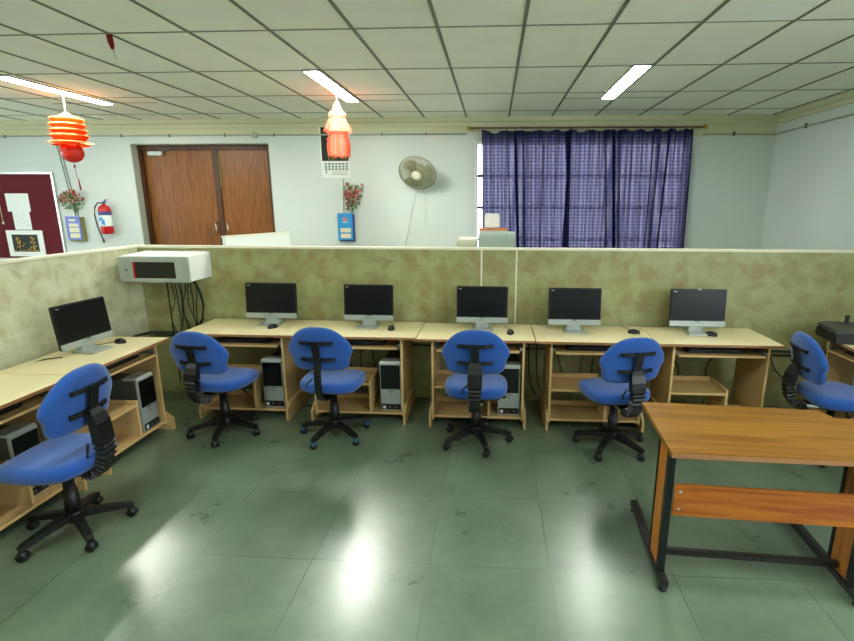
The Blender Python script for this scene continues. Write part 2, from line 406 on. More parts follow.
wall_with_gap('wall_right', XR, XR+.2, YF, YB+.28, -2.8, 1.8, 1.1, 2.6, 'y')
struct(MB().box(XL, XR, YF-.2, YF, 0, ZC).build('wall_front', M['wall']))
def added_window(name, pts):
    b_ = MB()
    for q in pts: b_.box(*q)
    return struct(b_.build(name, M['white']))
added_window('added_window_right', [(XR+.06, XR+.12, y-.03, y+.03, 1.1, 2.6) for y in (-2.77, -1.5, -.2, 1.0, 1.77)]+[(XR+.06, XR+.12, -2.74, 1.74, z, z+.05) for z in (1.1, 2.55)])  # unseen opening, added so daylight brightens the left partition
added_window('added_window_left', [(XL-.12, XL-.06, y-.03, y+.03, 1.1, 2.6) for y in (3.53, 4.6, 5.67)]+[(XL-.12, XL-.06, 3.56, 5.64, z, z+.05) for z in (1.1, 2.55)])  # unseen opening, added to brighten the left of the back wall
# cornice boards below the ceiling
struct(MB().prism([(YB-.07, ZC), (YB, ZC), (YB, 2.88), (YB-.03, 2.88), (YB-.035, 2.93), (YB-.07, 2.94)], XL, XR, 'x').build('trim_1', M['wall_cream']))
struct(MB().prism([(XR-.07, ZC), (XR, ZC), (XR, 2.88), (XR-.03, 2.88), (XR-.035, 2.93), (XR-.07, 2.94)], YF, YB-.07, 'y').build('trim_2', M['wall_cream']))
# ceiling grid
GX0, GS, GY0, GR = -1.014, .6005, 3.843, 1.0876
g = MB().use(M['grid']); lx = []
k = -14
while GX0+k*GS < XR-.1:
    x = GX0+k*GS
    if x > XL+.1: g.box(x-.012, x+.012, YF, YB-.07, ZC-.006, ZC)
    k += 1
g.use(M['grid_thin'])
for j in range(-7, 4):
    y = GY0+j*GR; g.box(XL, XR-.07, y-.007, y+.007, ZC-.005, ZC)
for xa, xb in ((-5.4, -4.25), (-2.1, -1.1), (.9, 1.9)):     # the short joint beyond each lamp
    g.box(xa-.1, xb+.1, 6.33, 6.345, ZC-.004, ZC)
struct(g.build('trim_3', M['grid']))
struct(MB().box(GX0+4*GS+.015, GX0+5*GS-.015, GY0-GR+.01, GY0-.01, ZC-.004, ZC).build('trim_4', M['tile_new']))

# ------------------------------------------------------------------ ceiling lights
def make_light(loc, label):
    t = empty('ceiling_light', loc, 0, label, 'ceiling light', 'strip lights in the ceiling')
    f = MB()
    for a in ((-.085, -.07, -.71, .71), (.07, .085, -.71, .71), (-.07, .07, -.71, -.695), (-.07, .07, .695, .71)):
        f.box(a[0], a[1], a[2], a[3], -.014, 0)
    f.build('frame', M['midgrey'], t)
    MB().box(-.069, .069, -.694, .694, -.018, -.001, .004).build('diffuser', M['tube'], t)
    return t
lamp0 = make_light((-1.71, 5.62, ZC-.001), 'lit white strip light above the coral lantern')
for x, y, lb in ((-4.79, 5.65, 'lit white strip light above the orange-red lantern'), (1.29, 5.6, 'lit white strip light over the navy curtained window'),
                 (-1.71, 1.3, None), (1.29, 1.3, None), (-4.79, 1.3, None), (-7.79, 3.6, None)):  # last one is unseen, added to brighten the left side
    c = copy_tree(lamp0); c.location = (x, y, ZC-.001)
    if x > 0 or y < 2:
        dm = [q for q in bpy.data.objects if q.parent == c and q.name.startswith('diffuser')][0]; dm.data = dm.data.copy(); dm.data.materials[0] = M['tube_weak']
    c['label'] = lb or 'strip light in the ceiling nearer the camera, out of view'

# ------------------------------------------------------------------ partitions
PY, PX, PZ = 4.45, -3.28, 1.40
pb = MB().use(M['partition']); pb.box(PX, -.105, PY, PY+.06, 0, PZ); pb.box(.205, XR, PY, PY+.06, 0, PZ); pb.box(-.105, .205, PY+.002, PY+.07, 0, PZ)
p = struct(pb.build('wall_partition', M['partition']))
MB().box(PX-.07, XR, PY-.008, PY+.075, PZ, PZ+.02, .003).build('trim_5', M['coping']); struct(bpy.data.objects['trim_5'])
struct(MB().box(PX-.06, PX, YF, PY+.06, 0, PZ).build('wall_partition_left', M['partition_lit']))
struct(MB().box(PX-.07, PX+.01, YF, PY-.008, PZ, PZ+.02, .003).build('trim_6', M['coping']))
s = MB()
for x in (-.112, .198): s.box(x, x+.014, PY-.006, PY, 0, PZ)
struct(s.build('trim_7', M['coping']))

# ------------------------------------------------------------------ door
d = empty('door_1', (0, 0, 0)); struct(d)
YD = YB+.14
f = MB().box(DX0, DX0+.012, YB+.001, YD, 0, DZ); f.box(DX1-.012, DX1, YB+.001, YD, 0, DZ); f.box(DX0+.012, DX1-.012, YB+.001, YD, DZ-.012, DZ); f.build('door_reveal', M['jamb'], d)
f = MB().box(DX0+.012, DX0+.075, YD-.01, YD+.1, 0, DZ-.012, .004); f.box(DX1-.10, DX1-.012, YD-.01, YD+.1, 0, DZ-.012, .004); f.box(DX0+.075, DX1-.10, YD-.01, YD+.1, DZ-.08, DZ-.012, .004)
f.build('door_frame', M['doorwood_dark'], d)
XM = -4.27
MB().box(DX0+.075, XM-.003, YD+.035, YD+.075, .01, DZ-.08, .003).build('door_leaf', M['doorwood'], d)
MB().box(XM+.003, DX1-.1, YD+.03, YD+.07, .01, DZ-.08, .003).build('door_leaf', M['doorwood'], d)
MB().box(XM-.06, XM+.03, YD+.012, YD+.03, .01, DZ-.08, .003).build('meeting_strip', M['doorwood_dark'], d)
MB().box(XM+.035, XM+.055, YD+.016, YD+.03, 2.05, 2.55, .002).build('flush_bolt', M['olive'], d)
for x in (XM-.09, XM+.1):
    MB().tube([(x, YD+.03, 1.34), (x, YD-.02, 1.35), (x, YD-.025, 1.42), (x, YD-.02, 1.5), (x, YD+.03, 1.51)], .011, 8).build('door_handle', M['chrome'], d)
c = MB().box(-5.33, -5.1, YD-.02, YD+.033, 2.51, 2.57, .008).build('door_closer', M['silver'], d)
MB().bar([(-5.12, YD-.01, 2.57), (-4.98, YD-.03, 2.59), (-5.15, YD-.0, 2.615)], .022, .012).build('closer_arm', M['midgrey'], c)

# ------------------------------------------------------------------ window
w = empty('window_1', (0, 0, 0)); struct(w)
f = MB()
for a in ((WX0, WX0+.05, WZ0, WZ1), (WX1-.05, WX1, WZ0, WZ1), (WX0+.05, WX1-.05, WZ0, WZ0+.05), (WX0+.05, WX1-.05, WZ1-.05, WZ1)):
    f.box(a[0], a[1], YB-.004, YB+.12, a[2], a[3], .003)
f.build('window_frame', M['white'], w)
f = MB()
for x in (WX0+1.0, WX0+2.0): f.box(x-.02, x+.02, YB+.06, YB+.1, WZ0+.05, WZ1-.05)
f.build('mullion', M['white'], w)
f = MB()
for z in (1.277, 1.743, 2.197): f.box(WX0+.05, WX1-.05, YB+.03, YB+.045, z-.022, z+.022)
for i in range(19): x = WX0+.15+i*.15; f.box(x-.006, x+.006, YB+.046, YB+.056, WZ0+.05, WZ1-.05)
f.build('window_grille', M['darkgrey'], w)
for a, b in ((WX0+.05, WX0+.98), (WX0+1.02, WX0+1.98), (WX0+2.02, WX1-.05)): MB().box(a, b, YB+.075, YB+.08, WZ0+.05, WZ1-.05).build('pane', M['glass'], w)
f = MB().box(WX0-.03, WX1+.03, YB-.05, YB, WZ0-.04, WZ0).build('window_sill', M['white'], w)

# curtain rod and curtains
YC = 7.47
t = empty('curtain_rod', (0, 0, 0), 0, 'thin brown curtain rod with brass finials above the window', 'curtain rod')
MB().tube([(-.36, YC, 2.835), (2.85, YC, 2.83)], .012, 8).build('rod', M['rod'], t)
for x in (-.38, 2.87): MB().sphere((x, YC, 2.833), .03).lathe([(.012, 0), (.03, .01), (.012, .03)], 0, 0, 10, mtx=Matrix.Translation((x, YC, 2.82))).build('finial', M['brass'], t)
for x in (-.33, 1.3, 2.82): MB().box(x-.012, x+.012, YC, YB-.002, 2.815, 2.828).build('rod_bracket', M['brass'], t)

def curtain(x0, x1, rings, nf, seed, label, z0=.95, lean0=0, lean1=0):
    r = random.Random(seed)
    ph = [r.uniform(0, 6) for _ in range(8)]
    NX, NZ = 220, 36
    bm = bmesh.new(); uvl = bm.loops.layers.uv.new('UVMap'); V = []
    wd = x1-x0
    for i in range(NX+1):
        u = i/NX; row = []
        near = min(abs(x0+u*wd-rx) for rx in rings); sagtop = min(near, .16)
        for j in range(NZ+1):
            v = j/NZ
            ztop = 2.812-.30*sagtop
            z = z0+(ztop-z0)*v
            q = u+.05*(1-v)*math.sin(2.2*u*PI+ph[5])
            # folds of unequal depth: a slow swell decides where they bunch
            swell = .35+.65*max(0, math.sin(2*PI*q*nf*.31+ph[6]))
            th = 2*PI*nf*(q+.03*math.sin(5*q+ph[2]))+ph[1]
            y = .07*swell*math.sin(th)+.010*math.sin(2.3*th+ph[3]+v*1.3)+.006*math.sin(4.1*th+ph[4]-v*2)
            x = x0+u*wd+.045*swell*math.sin(2*th+.6)+(1-v)*(lean0*(1-u)+lean1*u)
            row.append((bm.verts.new((x, YC+y, z)), (u*wd*1.3, z)))
        V.append(row)
    for i in range(NX):
        for j in range(NZ):
            q = [V[i][j], V[i+1][j], V[i+1][j+1], V[i][j+1]]
            fc = bm.faces.new([a[0] for a in q]); fc.smooth = True
            for lp, a in zip(fc.loops, q): lp[uvl].uv = a[1]
    me = bpy.data.meshes.new('curtain'); bm.to_mesh(me); bm.free(); me.materials.append(M['curtain'])
    o = bpy.data.objects.new('curtain', me); COL.objects.link(o)
    root = empty('curtain', (0, 0, 0), 0, label, 'curtain', None)
    o.name = 'curtain_cloth'; o.parent = root
    for rx in rings:
        MB().tube([(rx+.02*math.cos(a), YC+.001, 2.832+.024*math.sin(a)) for a in [2*PI*k/12 for k in range(13)]], .003, 5, caps=False).build('curtain_ring', M['brass'], root)
    return root
curtain(-.20, 1.07, [-.17, .16, .38, .62, .86, 1.05], 5.0, 1, 'navy patterned curtain with daylight behind, hanging nearer the wall fan', lean0=.05, lean1=.05)
curtain(.97, 2.73, [1.06, 1.34, 1.57, 1.78, 2.0, 2.22, 2.43, 2.62, 2.71], 8.5, 12, 'navy patterned curtain bunched up beside the bare right-hand wall', lean0=.03, lean1=.05)

# ------------------------------------------------------------------ pipes on walls
t = empty('conduit_pipe', (0, 0, 0), 0, 'thin grey conduit running along the back wall under the ceiling', 'pipe')
MB().tube([(XL+.02, YB-.016, 2.785), (-.42, YB-.016, 2.775)], .011, 8).build('pipe', M['conduit'], t)
for x in (-8.3, -7.45, -6.42, -5.6, -4.85, -4.0, -3.25, -2.2, -1.65, -1.0): MB().box(x-.006, x+.006, YB-.028, YB-.001, 2.76, 2.80).build('clip', M['darkgrey'], t)
MB().lathe([(.045, 0), (.045, .03)], 0, 0, 12, mtx=Matrix.Translation((-3.55, YB-.002, 2.78)) @ Matrix.Rotation(PI/2, 4, 'X')).build('junction_box', M['conduit'], t)
t = empty('conduit_pipe', (0, 0, 0), 0, 'thin grey conduit turning the far corner onto the right wall', 'pipe')
MB().tube([(2.9, YB-.02, 2.755), (XR-.02, YB-.02, 2.75), (XR-.02, 3.0, 2.76)], .010, 8).build('pipe', M['conduit'], t)
for pos in ((3.32, YB-.02), (XR-.02, 6.9), (XR-.02, 6.0)): MB().box(pos[0]-.012, pos[0]+.012, pos[1]-.012, pos[1]+.012, 2.73, 2.785).build('clip', M['darkgrey'], t)
t = empty('wall_cable', (0, 0, 0), 0, 'pair of grey cables dropping past the flowers beside the red board', 'cable')
for dx in (0, .045): MB().tube([(-6.7+dx, YB-.008, 2.77), (-6.645+dx, YB-.008, 2.6), (-6.58+dx, YB-.008, 2.0), (-6.54+dx, YB-.008, 1.6)], .006, 6).build('cable', M['midgrey'], t)

# ------------------------------------------------------------------ red notice board and its papers
t = empty('notice_board', (0, 0, 0), 0, 'maroon felt notice board with white aluminium frame on the back wall', 'notice board')
bx0, bx1, bz0, bz1 = -7.98, -6.79, .9, 2.26
MB().box(bx0+.03, bx1-.03, YB-.02, YB-.001, bz0+.03, bz1-.03).build('felt_panel', M['maroon'], t)
f = MB()
for a in ((bx0, bx0+.035, bz0, bz1), (bx1-.035, bx1, bz0, bz1), (bx0+.035, bx1-.035, bz0, bz0+.035), (bx0+.035, bx1-.035, bz1-.03, bz1)): f.box(a[0], a[1], YB-.03, YB-.001, a[2], a[3], .003)
f.build('frame', M['alu'], t)
def paper(name, x0, x1, z0, z1, y, label, cat, ink, seed):
    b_ = MB().use(M['paper']); b_.box(x0, x1, y-.002, y, z0, z1)
    b_.use(ink); r = random.Random(seed)
    zz = z1-.04
    while zz > z0+.03:
        xa = x0+.03
        while xa < x1-.06:
            l_ = r.uniform(.01, .05)
            if r.random() < .55: b_.box(xa, xa+l_, y-.0026, y-.002, zz, zz+.003)
            xa += l_+.012
        zz -= .022
    return tag(b_.build(name, M['paper']), label, cat)
paper('paper_sheet', -7.635, -7.255, 1.665, 1.94, YB-.0205, 'wide white sheet pinned at the top of the maroon board', 'paper', M['paper'], 1)
paper('paper_sheet', -7.565, -7.285, 1.385, 1.675, YB-.0235, 'narrower white sheet with grey sketch, pinned between larger sheet and picture', 'paper', M['ink'], 2)
t = empty('framed_picture', (0, 0, 0), 0, 'gold and green picture with wide white mount at the board foot', 'picture')
MB().box(-7.72, -7.115, YB-.05, YB-.0275, .965, 1.375, .004).build('mount', M['white'], t)
b_ = MB().use(M['darkpic']); b_.box(-7.63, -7.2, YB-.053, YB-.0505, 1.04, 1.31)
b_.use(M['gold'])
r = random.Random(3)
for cx_ in (-7.53, -7.30):
    for i in range(26):
        a = r.uniform(0, 1); x = cx_+r.gauss(0, .012+.028*(1-a)); z = 1.07+a*.2
        b_.box(x-.008, x+.008, YB-.0545, YB-.053, z-.010, z+.010)
for i in range(30): x = r.uniform(-7.61, -7.22); b_.box(x-.012, x+.012, YB-.0545, YB-.053, 1.05, 1.062+r.uniform(0, .012))
b_.build('print', M['darkpic'], t)
tag(MB().tube([(-7.748, YB-.03, 1.9), (-7.74, YB-.035, 1.52)], .004, 6).sphere((-7.735, YB-.04, 1.49), .016, sz=1.3).build('pull_cord', M['creamlabel']), 'short cord with a cream knob hanging over the maroon board', 'cord')

# ------------------------------------------------------------------ small boxes and flowers on the wall
def wall_box(x0, x1, z0, z1, dep, body, side, stickers, label, emblem=None):
    t = empty('notice_box', ((x0+x1)/2, YB, z0), 0, label, 'box'); hx = (x1-x0)/2; hz = z1-z0
    b_ = MB().use(side); b_.box(-hx+.012, hx+.02, -dep, -.001, -.02, hz-.01); b_.use(body); b_.box(-hx, hx, -dep-.012, -dep, 0, hz, .003)
    b_.build('box_body', body, t)
    for (za, zb, xa, xb) in stickers:
        MB().box(-hx+xa, hx-xb, -dep-.0135, -dep-.0122, za, zb).build('label_sticker', M['creamlabel'], t)
    if emblem:
        MB().lathe([(.035, 0), (.035, .002)], 0, 0, 14, mtx=Matrix.Translation((0, -dep-.0122, hz-.09)) @ Matrix.Rotation(PI/2, 4, 'X')).build('emblem', M['petal_pink'], t)
        MB().box(-.05, .05, -dep-.0135, -dep-.0122, hz-.14, hz-.132).build('emblem_text_line', M['white'], t)
    else:
        MB().box(-.06, .05, -dep-.0135, -dep-.0122, hz-.075, hz-.045).build('emblem', M['creamlabel'], t)
    return t
wall_box(-6.675, -6.435, 1.235, 1.595, .06, M['purplebox'], M['olive'], ((.03, .1, .05, .03), (.115, .185, .05, .03), (.2, .25, .05, .03)), 'periwinkle notice box with three cream stickers beside the maroon board')
wall_box(-2.36, -2.13, 1.255, 1.655, .04, M['bluebox'], M['navy_print'], ((.03, .095, .04, .03), (.115, .18, .04, .03)), 'sky blue notice box with round emblem under the calendar', True)

def bouquet(loc, w_, h_, label, pet, seed, n=70, tri=False):
    t = empty('flower_bunch', loc, 0, label, 'flowers'); r = random.Random(seed)
    lf = MB(); fl = MB(); 
    fl.use(pet[0]); [fl.use(p_) for p_ in pet]
    for i in range(n):
        a = r.uniform(0, 2*PI); rr = math.sqrt(r.random())
        x, z = rr*math.cos(a)*w_/2, rr*math.sin(a)*h_/2
        if tri: x = (r.random()-.35)*w_*(.35+.65*(z/h_+.5)); 
        y = -.03-r.uniform(0, .09)*(1-rr*.5)
        if z > -.02 - h_*.1 and r.random() < .5 or (tri and r.random() < .28):
            fl.use(r.choice(pet)); c0 = Vector((x, y-.02, z)); s_ = r.uniform(.010, .018)
            fl.sphere(c0, s_*.6, u=6, v=4)
            for k_ in range(5):
                b = 2*PI*k_/5+a; fl.sphere(c0+Vector((math.cos(b)*s_, -.002, math.sin(b)*s_)), s_*.62, sy=.5, u=6, v=4)
        dx = Vector((r.uniform(-1, 1), r.uniform(-.6, .1), r.uniform(-1, .6))).normalized()
        p0 = Vector((x, y, z-.02)); p1 = p0+dx*r.uniform(.04, .075); sd = dx.cross(Vector((0, 1, .3))).normalized()*.011; mid = (p0+p1)/2+Vector((0, -.006, 0))
        vs = [lf.bm.verts.new(q) for q in (p0, mid+sd, p1, mid-sd)]
        lf._f(vs)
    fl.build('blossoms', pet[0], t, recalc=False); lf.build('leaves', M['leaf'], t, recalc=False)
    st = MB()
    for k_ in range(5): st.tube([(r.uniform(-.02, .02), -.03, -h_*.7), (0, -.035, -h_*.42), (r.uniform(-w_/3, w_/3), -.05, h_*.1)], .004, 5)
    st.build('stems', M['rod'], t)
    return t
bouquet((-6.51, YB, 1.86), .38, .28, 'bunch of dusty pink flowers with green leaves above the periwinkle box', [M['petal'], M['petal_pink']], 5, 110)
bouquet((-2.14, YB, 1.91), .32, .36, 'bunch of dark red flowers and leaves hanging below the calendar', [M['petal_dark'], M['petal'], M['petal_pink']], 6, 120, True)

# calendar
t = empty('wall_calendar', (0, 0, 0), 0, 'tall wall calendar with dark picture, hanging behind the coral lantern', 'calendar')
MB().box(-2.575, -2.14, YB-.012, YB-.002, 2.17, 2.90).build('calendar_sheet', M['paper'], t)
MB().box(-2.555, -2.155, YB-.0135, YB-.0122, 2.41, 2.89).build('calendar_picture', M['darkpic'], t)
b_ = MB()
for r_ in range(3):
    for c_ in range(7):
        x = -2.52+c_*.052; z = 2.375-r_*.038
        b_.box(x, x+.036, YB-.0135, YB-.0122, z-.02, z+.006)
b_.build('date_grid', M['ink'], t)
b_ = MB().box(-2.51, -2.49, YB-.0135, YB-.0122, 2.24, 2.265)
for z in (2.215, 2.235, 2.255): b_.box(-2.42, -2.18, YB-.0135, YB-.0122, z, z+.004)
b_.build('printed_lines', M['inkdark'], t)
tag(MB().tube([(-2.25, YB-.006, 2.16), (-2.26, YB-.006, 2.0), (-2.27, YB-.006, 1.66)], .008, 6).build('wall_cable', M['conduit']), 'thin grey cable behind the dark red flowers below the calendar', 'cable')

# ------------------------------------------------------------------ fire extinguisher
t = empty('fire_extinguisher', (-5.99, YB-.09, 1.33), 0, 'red fire extinguisher with white label on the wall beside the door', 'fire extinguisher')
MB().lathe([(.06, 0), (.08, .012), (.085, .04), (.085, .36), (.075, .40), (.045, .43), (.025, .44), (.025, .455)], n=24).build('cylinder', M['red'], t)
MB().lathe([(.0865, .12), (.0868, .33)], n=24, caps=False).build('label_band', M['paper'], t)
MB().lathe([(.0872, .285), (.0872, .34)], n=24, caps=False).build('label_heading', M['navy_print'], t)
b_ = MB()
for i, (a0, z0, z1) in enumerate(((-1.9, .2, .25), (-1.5, .15, .26), (-1.25, .14, .22))):
    x = .0885*math.cos(a0); y = .0885*math.sin(a0); b_.box(x-.014, x+.014, y-.001, y+.001, z0, z1)
b_.build('label_print', M['bluebox'], t)
b_ = MB().box(-.015, .015, -.02, .02, .455, .49, .004); b_.bar([(0, -.0, .48), (.05, 0, .52), (.075, 0, .515)], .022, .008, (0, 1, 0)); b_.bar([(-.02, 0, .46), (.05, 0, .49), (.07, 0, .48)], .022, .006, (0, 1, 0))
b_.build('valve_lever', M['navy_print'], t)
MB().tube([(-.01, -.02, .47), (-.07, -.03, .47), (-.12, -.04, .40), (-.13, -.05, .28), (-.10, -.06, .10), (-.05, -.075, -.03), (-.03, -.08, -.08)], .010, 8).build('hose', M['black'], t)
MB().tube([(-.03, -.08, -.07), (-.02, -.082, -.13)], .013, 8, rs=[.011, .017]).build('nozzle', M['black'], t)
MB().box(-.03, .03, .07, .088, .05, .4).build('wall_bracket', M['darkgrey'], t)

# ------------------------------------------------------------------ wall fan
t = empty('wall_fan', (-1.10, YB, 2.2), 0, 'olive beige wall fan with round cage, tilted down beside the calendar', 'fan')
MB().box(-.07, .07, -.03, -.001, -.18, -.02, .008).tube([(0, -.02, -.12), (0, -.1, -.14), (0, -.16, -.06)], .022, 10).build('wall_mount', M['ivory'], t)
HM = Matrix.Translation((0, -.24, .03)) @ Matrix.Rotation(math.radians(-8), 4, 'Z') @ Matrix.Rotation(PI/2+math.radians(38), 4, 'X')
# local +Z of HM points out of the fan face (towards the room, downwards)
MB().lathe([(.03, -.13), (.07, -.12), (.075, -.04), (.06, -.0)], n=16, mtx=HM).build('motor_housing', M['ivory'], t)
b_ = MB()
for k_ in range(60):
    a = 2*PI*k_/60; u_ = Vector((math.cos(a), math.sin(a), 0))
    b_.tube([HM @ (u_*.05+Vector((0, 0, .075))), HM @ (u_*.2+Vector((0, 0, .065))), HM @ (u_*.262+Vector((0, 0, .02)))], .0028, 4)
    b_.tube([HM @ (u_*.06+Vector((0, 0, -.05))), HM @ (u_*.2+Vector((0, 0, -.045))), HM @ (u_*.262+Vector((0, 0, .0)))], .0022, 4)
for rr, zz in ((.12, .073), (.2, .066), (.2, -.045)): b_.tube([HM @ Vector((rr*math.cos(a), rr*math.sin(a), zz)) for a in [2*PI*k_/32 for k_ in range(33)]], .002, 4, caps=False)
b_.tube([HM @ Vector((.266*math.cos(a), .266*math.sin(a), .01)) for a in [2*PI*k_/40 for k_ in range(41)]], .011, 8, caps=False)
b_.build('wire_cage', M['fanbeige'], t)
for k_ in range(3):
    b_ = MB(); rings = []
    for rr in (.05, .1, .16, .22, .24):
        row = []
        for j in range(7):
            a = 2*PI*k_/3+(j/6-.5)*(1.35 if rr > .08 else .8)*(.6 if rr > .23 else 1); row.append(HM @ Vector((rr*math.cos(a), rr*math.sin(a), .03+(.5-j/6)*.05)))
        rings.append(row)
    b_.ring_loft(rings, closed=False, caps=False).build('blade', M['fanbeige'], t)
MB().lathe([(.075, .06), (.075, .082), (.06, .092), (.0, .094)], n=20, mtx=HM).build('hub_badge', M['ivory'], t)
tag(MB().tube([(-1.15, YB-.05, 2.03), (-1.18, YB-.02, 1.9), (-1.27, YB-.012, 1.5), (-1.37, YB-.012, 1.1)], .005, 6).build('fan_cord', M['cord_white']), 'white cord slanting down the wall from the fan', 'cord')
tag(MB().tube([(-1.02, YB-.03, 2.03), (-1.02, YB-.012, 1.7), (-1.03, YB-.012, 1.5)], .003, 6).build('pull_cord', M['cord_white']), 'short thin pull cord hanging straight down from the fan', 'cord')

# ------------------------------------------------------------------ lanterns and scrap
def frill(b_, r0, r1, z0, z1, n, seed=0, amp=.12, lobes=12):
    b_.lathe([(r0, z0), ((r0+r1)/2, (z0+z1)/2), (r1, z1)], n=n, caps=False, wob=lambda k_, j: 1+amp*math.sin(2*PI*k_*lobes/n)*(j/2))
t = empty('hanging_lantern', (-4.86, 5.76, ZC-.031), 0, 'orange-red tiered paper lantern with a red ball underneath', 'lantern')
MB().tube([(0, 0, 0), (0, 0, -.19)], .006, 6).build('hanging_string', M['cord_white'], t)
b_ = MB().use(M['yellow_foil']); b_.lathe([(.015, -.17), (.04, -.19), (.075, -.215), (.09, -.24)], n=20, caps=False)
for i, (z, rr) in enumerate(((-.235, .155), (-.295, .165), (-.355, .17), (-.415, .175))):
    b_.use(M['yellow_foil']); b_.lathe([(rr*.55, z+.02), (rr*.95, z+.004), (rr*1.03, z-.012)], n=48, caps=False, wob=lambda k_, j: 1+.07*math.sin(2*PI*k_*10/48)*(j/2))
    b_.use(M['orange_foil']); b_.lathe([(rr*1.0, z-.012), (rr*.9, z-.035), (rr*.8, z-.062)], n=48, caps=False, wob=lambda k_, j: 1+.07*math.sin(2*PI*k_*10/48)*(1-j/2))
b_.lathe([(.11, -.22), (.12, -.48)], n=20, caps=False)
b_.build('tiers', M['orange_foil'], t, recalc=False)
b_ = MB().use(M['yellow_foil']); frill(b_, .08, .215, -.465, -.50, 60, 3, .08, 15); b_.use(M['orange_foil']); frill(b_, .08, .18, -.495, -.53, 60, 3, .08, 15)
b_.build('brim', M['yellow_foil'], t, recalc=False)
MB().sphere((0, 0, -.605), .115, sz=.98, u=20, v=14).build('ball', M['redball'], t)
b_ = MB()
for z in (-.57, -.61, -.645): b_.sphere((-.0+.01, -.113, z), .012, sy=.4, u=8, v=6)
b_.build('sequins', M['coral_pale'], t)
b_ = MB().tube([(0, 0, -.72), (.005, 0, -.86)], .003, 5); b_.tube([(.0, 0, -.73), (.0, 0, -.77)], .012, 6, rs=[.004, .014]); b_.tube([(.02, 0, -.90), (.03, 0, -1.02)], .008, 6, rs=[.006, .010]); b_.tube([(.005, 0, -.86), (.02, 0, -.90)], .003, 5)
b_.build('tassel', M['petal_dark'], t)

t = empty('hanging_lantern', (-1.80, 5.97, ZC-.004), 0, 'coral pink see-through lantern with two skirts hanging before the calendar', 'lantern')
MB().tube([(0, 0, 0), (.005, 0, -.06)], .005, 6).tube([(.005, 0, -.06), (-.03, 0, -.12)], .003, 5).tube([(.005, 0, -.06), (.04, 0, -.12)], .003, 5).build('hanging_string', M['cord_white'], t)
b_ = MB().use(M['coral_pale']); b_.lathe([(.012, -.07), (.035, -.11), (.055, -.16), (.06, -.2)], n=20, caps=False); b_.lathe([(.075, -.18), (.1, -.205), (.1, -.235), (.075, -.25)], n=24, caps=False)
b_.build('cap', M['coral_pale'], t, recalc=False)
def strips(ra, rb, rc, z0, z1, n, seed):
    r = random.Random(seed); b_ = MB(); b_.use(M['coral_foil']); b_.use(M['coral_pale'])
    for k_ in range(n):
        a = 2*PI*k_/n; b_.use(M['coral_foil'] if r.random() < .7 else M['coral_pale']); w0 = 2*PI/n*.42; rr = []
        zz = z1+r.uniform(-.012, .012)
        for i in range(6):
            q = i/5; R_ = ra*(1-q)**2+2*rb*q*(1-q)+rc*q*q; z = z0+(zz-z0)*q
            rr.append([Vector(((R_)*math.cos(a-w0), R_*math.sin(a-w0), z)), Vector((R_*math.cos(a+w0), R_*math.sin(a+w0), z))])
        b_.ring_loft(rr, closed=False, caps=False)
    return b_
strips(.075, .13, .165, -.235, -.40, 40, 1).build('upper_skirt', M['coral_foil'], t, recalc=False)
MB().lathe([(.1, -.385), (.125, -.405), (.1, -.43)], n=28, caps=False).build('waist_band', M['coral_pale'], t, recalc=False)
strips(.10, .15, .125, -.42, -.67, 40, 2).build('lower_skirt', M['coral_foil'], t, recalc=False)
b_ = MB()
for z, rr in ((-.48, .13), (-.55, .133), (-.62, .128)): b_.tube([(rr*math.cos(a), rr*math.sin(a), z) for a in [2*PI*k_/28 for k_ in range(29)]], .004, 5, caps=False)
b_.build('hoops', M['coral_foil'], t)
b_ = MB()
for a in (-.6, -1.9, -2.7): b_.tube([(.12*math.cos(a), .12*math.sin(a), -.66), (.12*math.cos(a), .12*math.sin(a), -.74)], .0025, 4)
b_.build('threads', M['gold'], t)

b_ = MB(); b_.bar([(0, 0, -.002), (.004, 0, -.05), (.018, 0, -.10)], [.035, .03, .02], .004, (1, 0, 0)); b_.bar([(.012, .01, -.002), (.018, .01, -.07), (.024, 0, -.1)], [.02, .02, .01], .003, (1, 0, 0)); b_.tube([(.02, 0, -.09), (.035, 0, -.165)], .002, 4)
tag(b_.build('ribbon_scrap', M['pinkribbon'], None, (-2.818, 3.843, ZC-.006)), 'scrap of dull red ribbon dangling from a ceiling joint', 'ribbon')

# ------------------------------------------------------------------ cupboards beyond the partition
def cupboard(x0, x1, y0, y1, z, m_, label, cat, doors=2, name='cupboard', rz=0):
    t = empty(name, ((x0+x1)/2, (y0+y1)/2, 0), rz, label, cat); hx, hy = (x1-x0)/2, (y1-y0)/2
    MB().box(-hx, hx, -hy, hy, .05, z, .006).box(-hx+.03, hx-.03, -hy+.03, hy-.03, 0, .05).build('cabinet_body', m_, t)
    for i in range(doors):
        a = -hx+.01+i*(2*hx-.02)/doors; e_ = -hx+.01+(i+1)*(2*hx-.02)/doors
        dd = MB().box(a+.003, e_-.003, -hy-.016, -hy-.001, .07, z-.02, .003).build('door', m_, t)
        hxx = e_-.05 if i == 0 else a+.05
        MB().box(hxx-.006, hxx+.006, -hy-.03, -hy-.016, z*.5, z*.5+.12, .003).build('handle', M['alu'], dd)
    return t
def panel(p0, p1, z, th, label):
    a, b = Vector(p0), Vector(p1); ln = (b-a).length; an = math.atan2(b.y-a.y, b.x-a.x)
    t = empty('screen_panel', (a.x, a.y, 0), an, label, 'partition screen')
    MB().box(0, ln, 0, th, .02, z-.02, .004).build('panel_board', M['white'], t)
    MB().box(-.005, ln+.005, -.006, th+.006, z-.02, z, .003).build('top_rail', M['cream'], t)
    for x in (.1, ln-.1): MB().box(x-.02, x+.02, -.12, th+.12, 0, .02, .004).build('foot', M['alu'], t)
panel((-3.01, 5.50, 0), (-2.66, 6.47, 0), 1.44, .05, 'white low screen panel beyond the partition in front of the wooden doors')
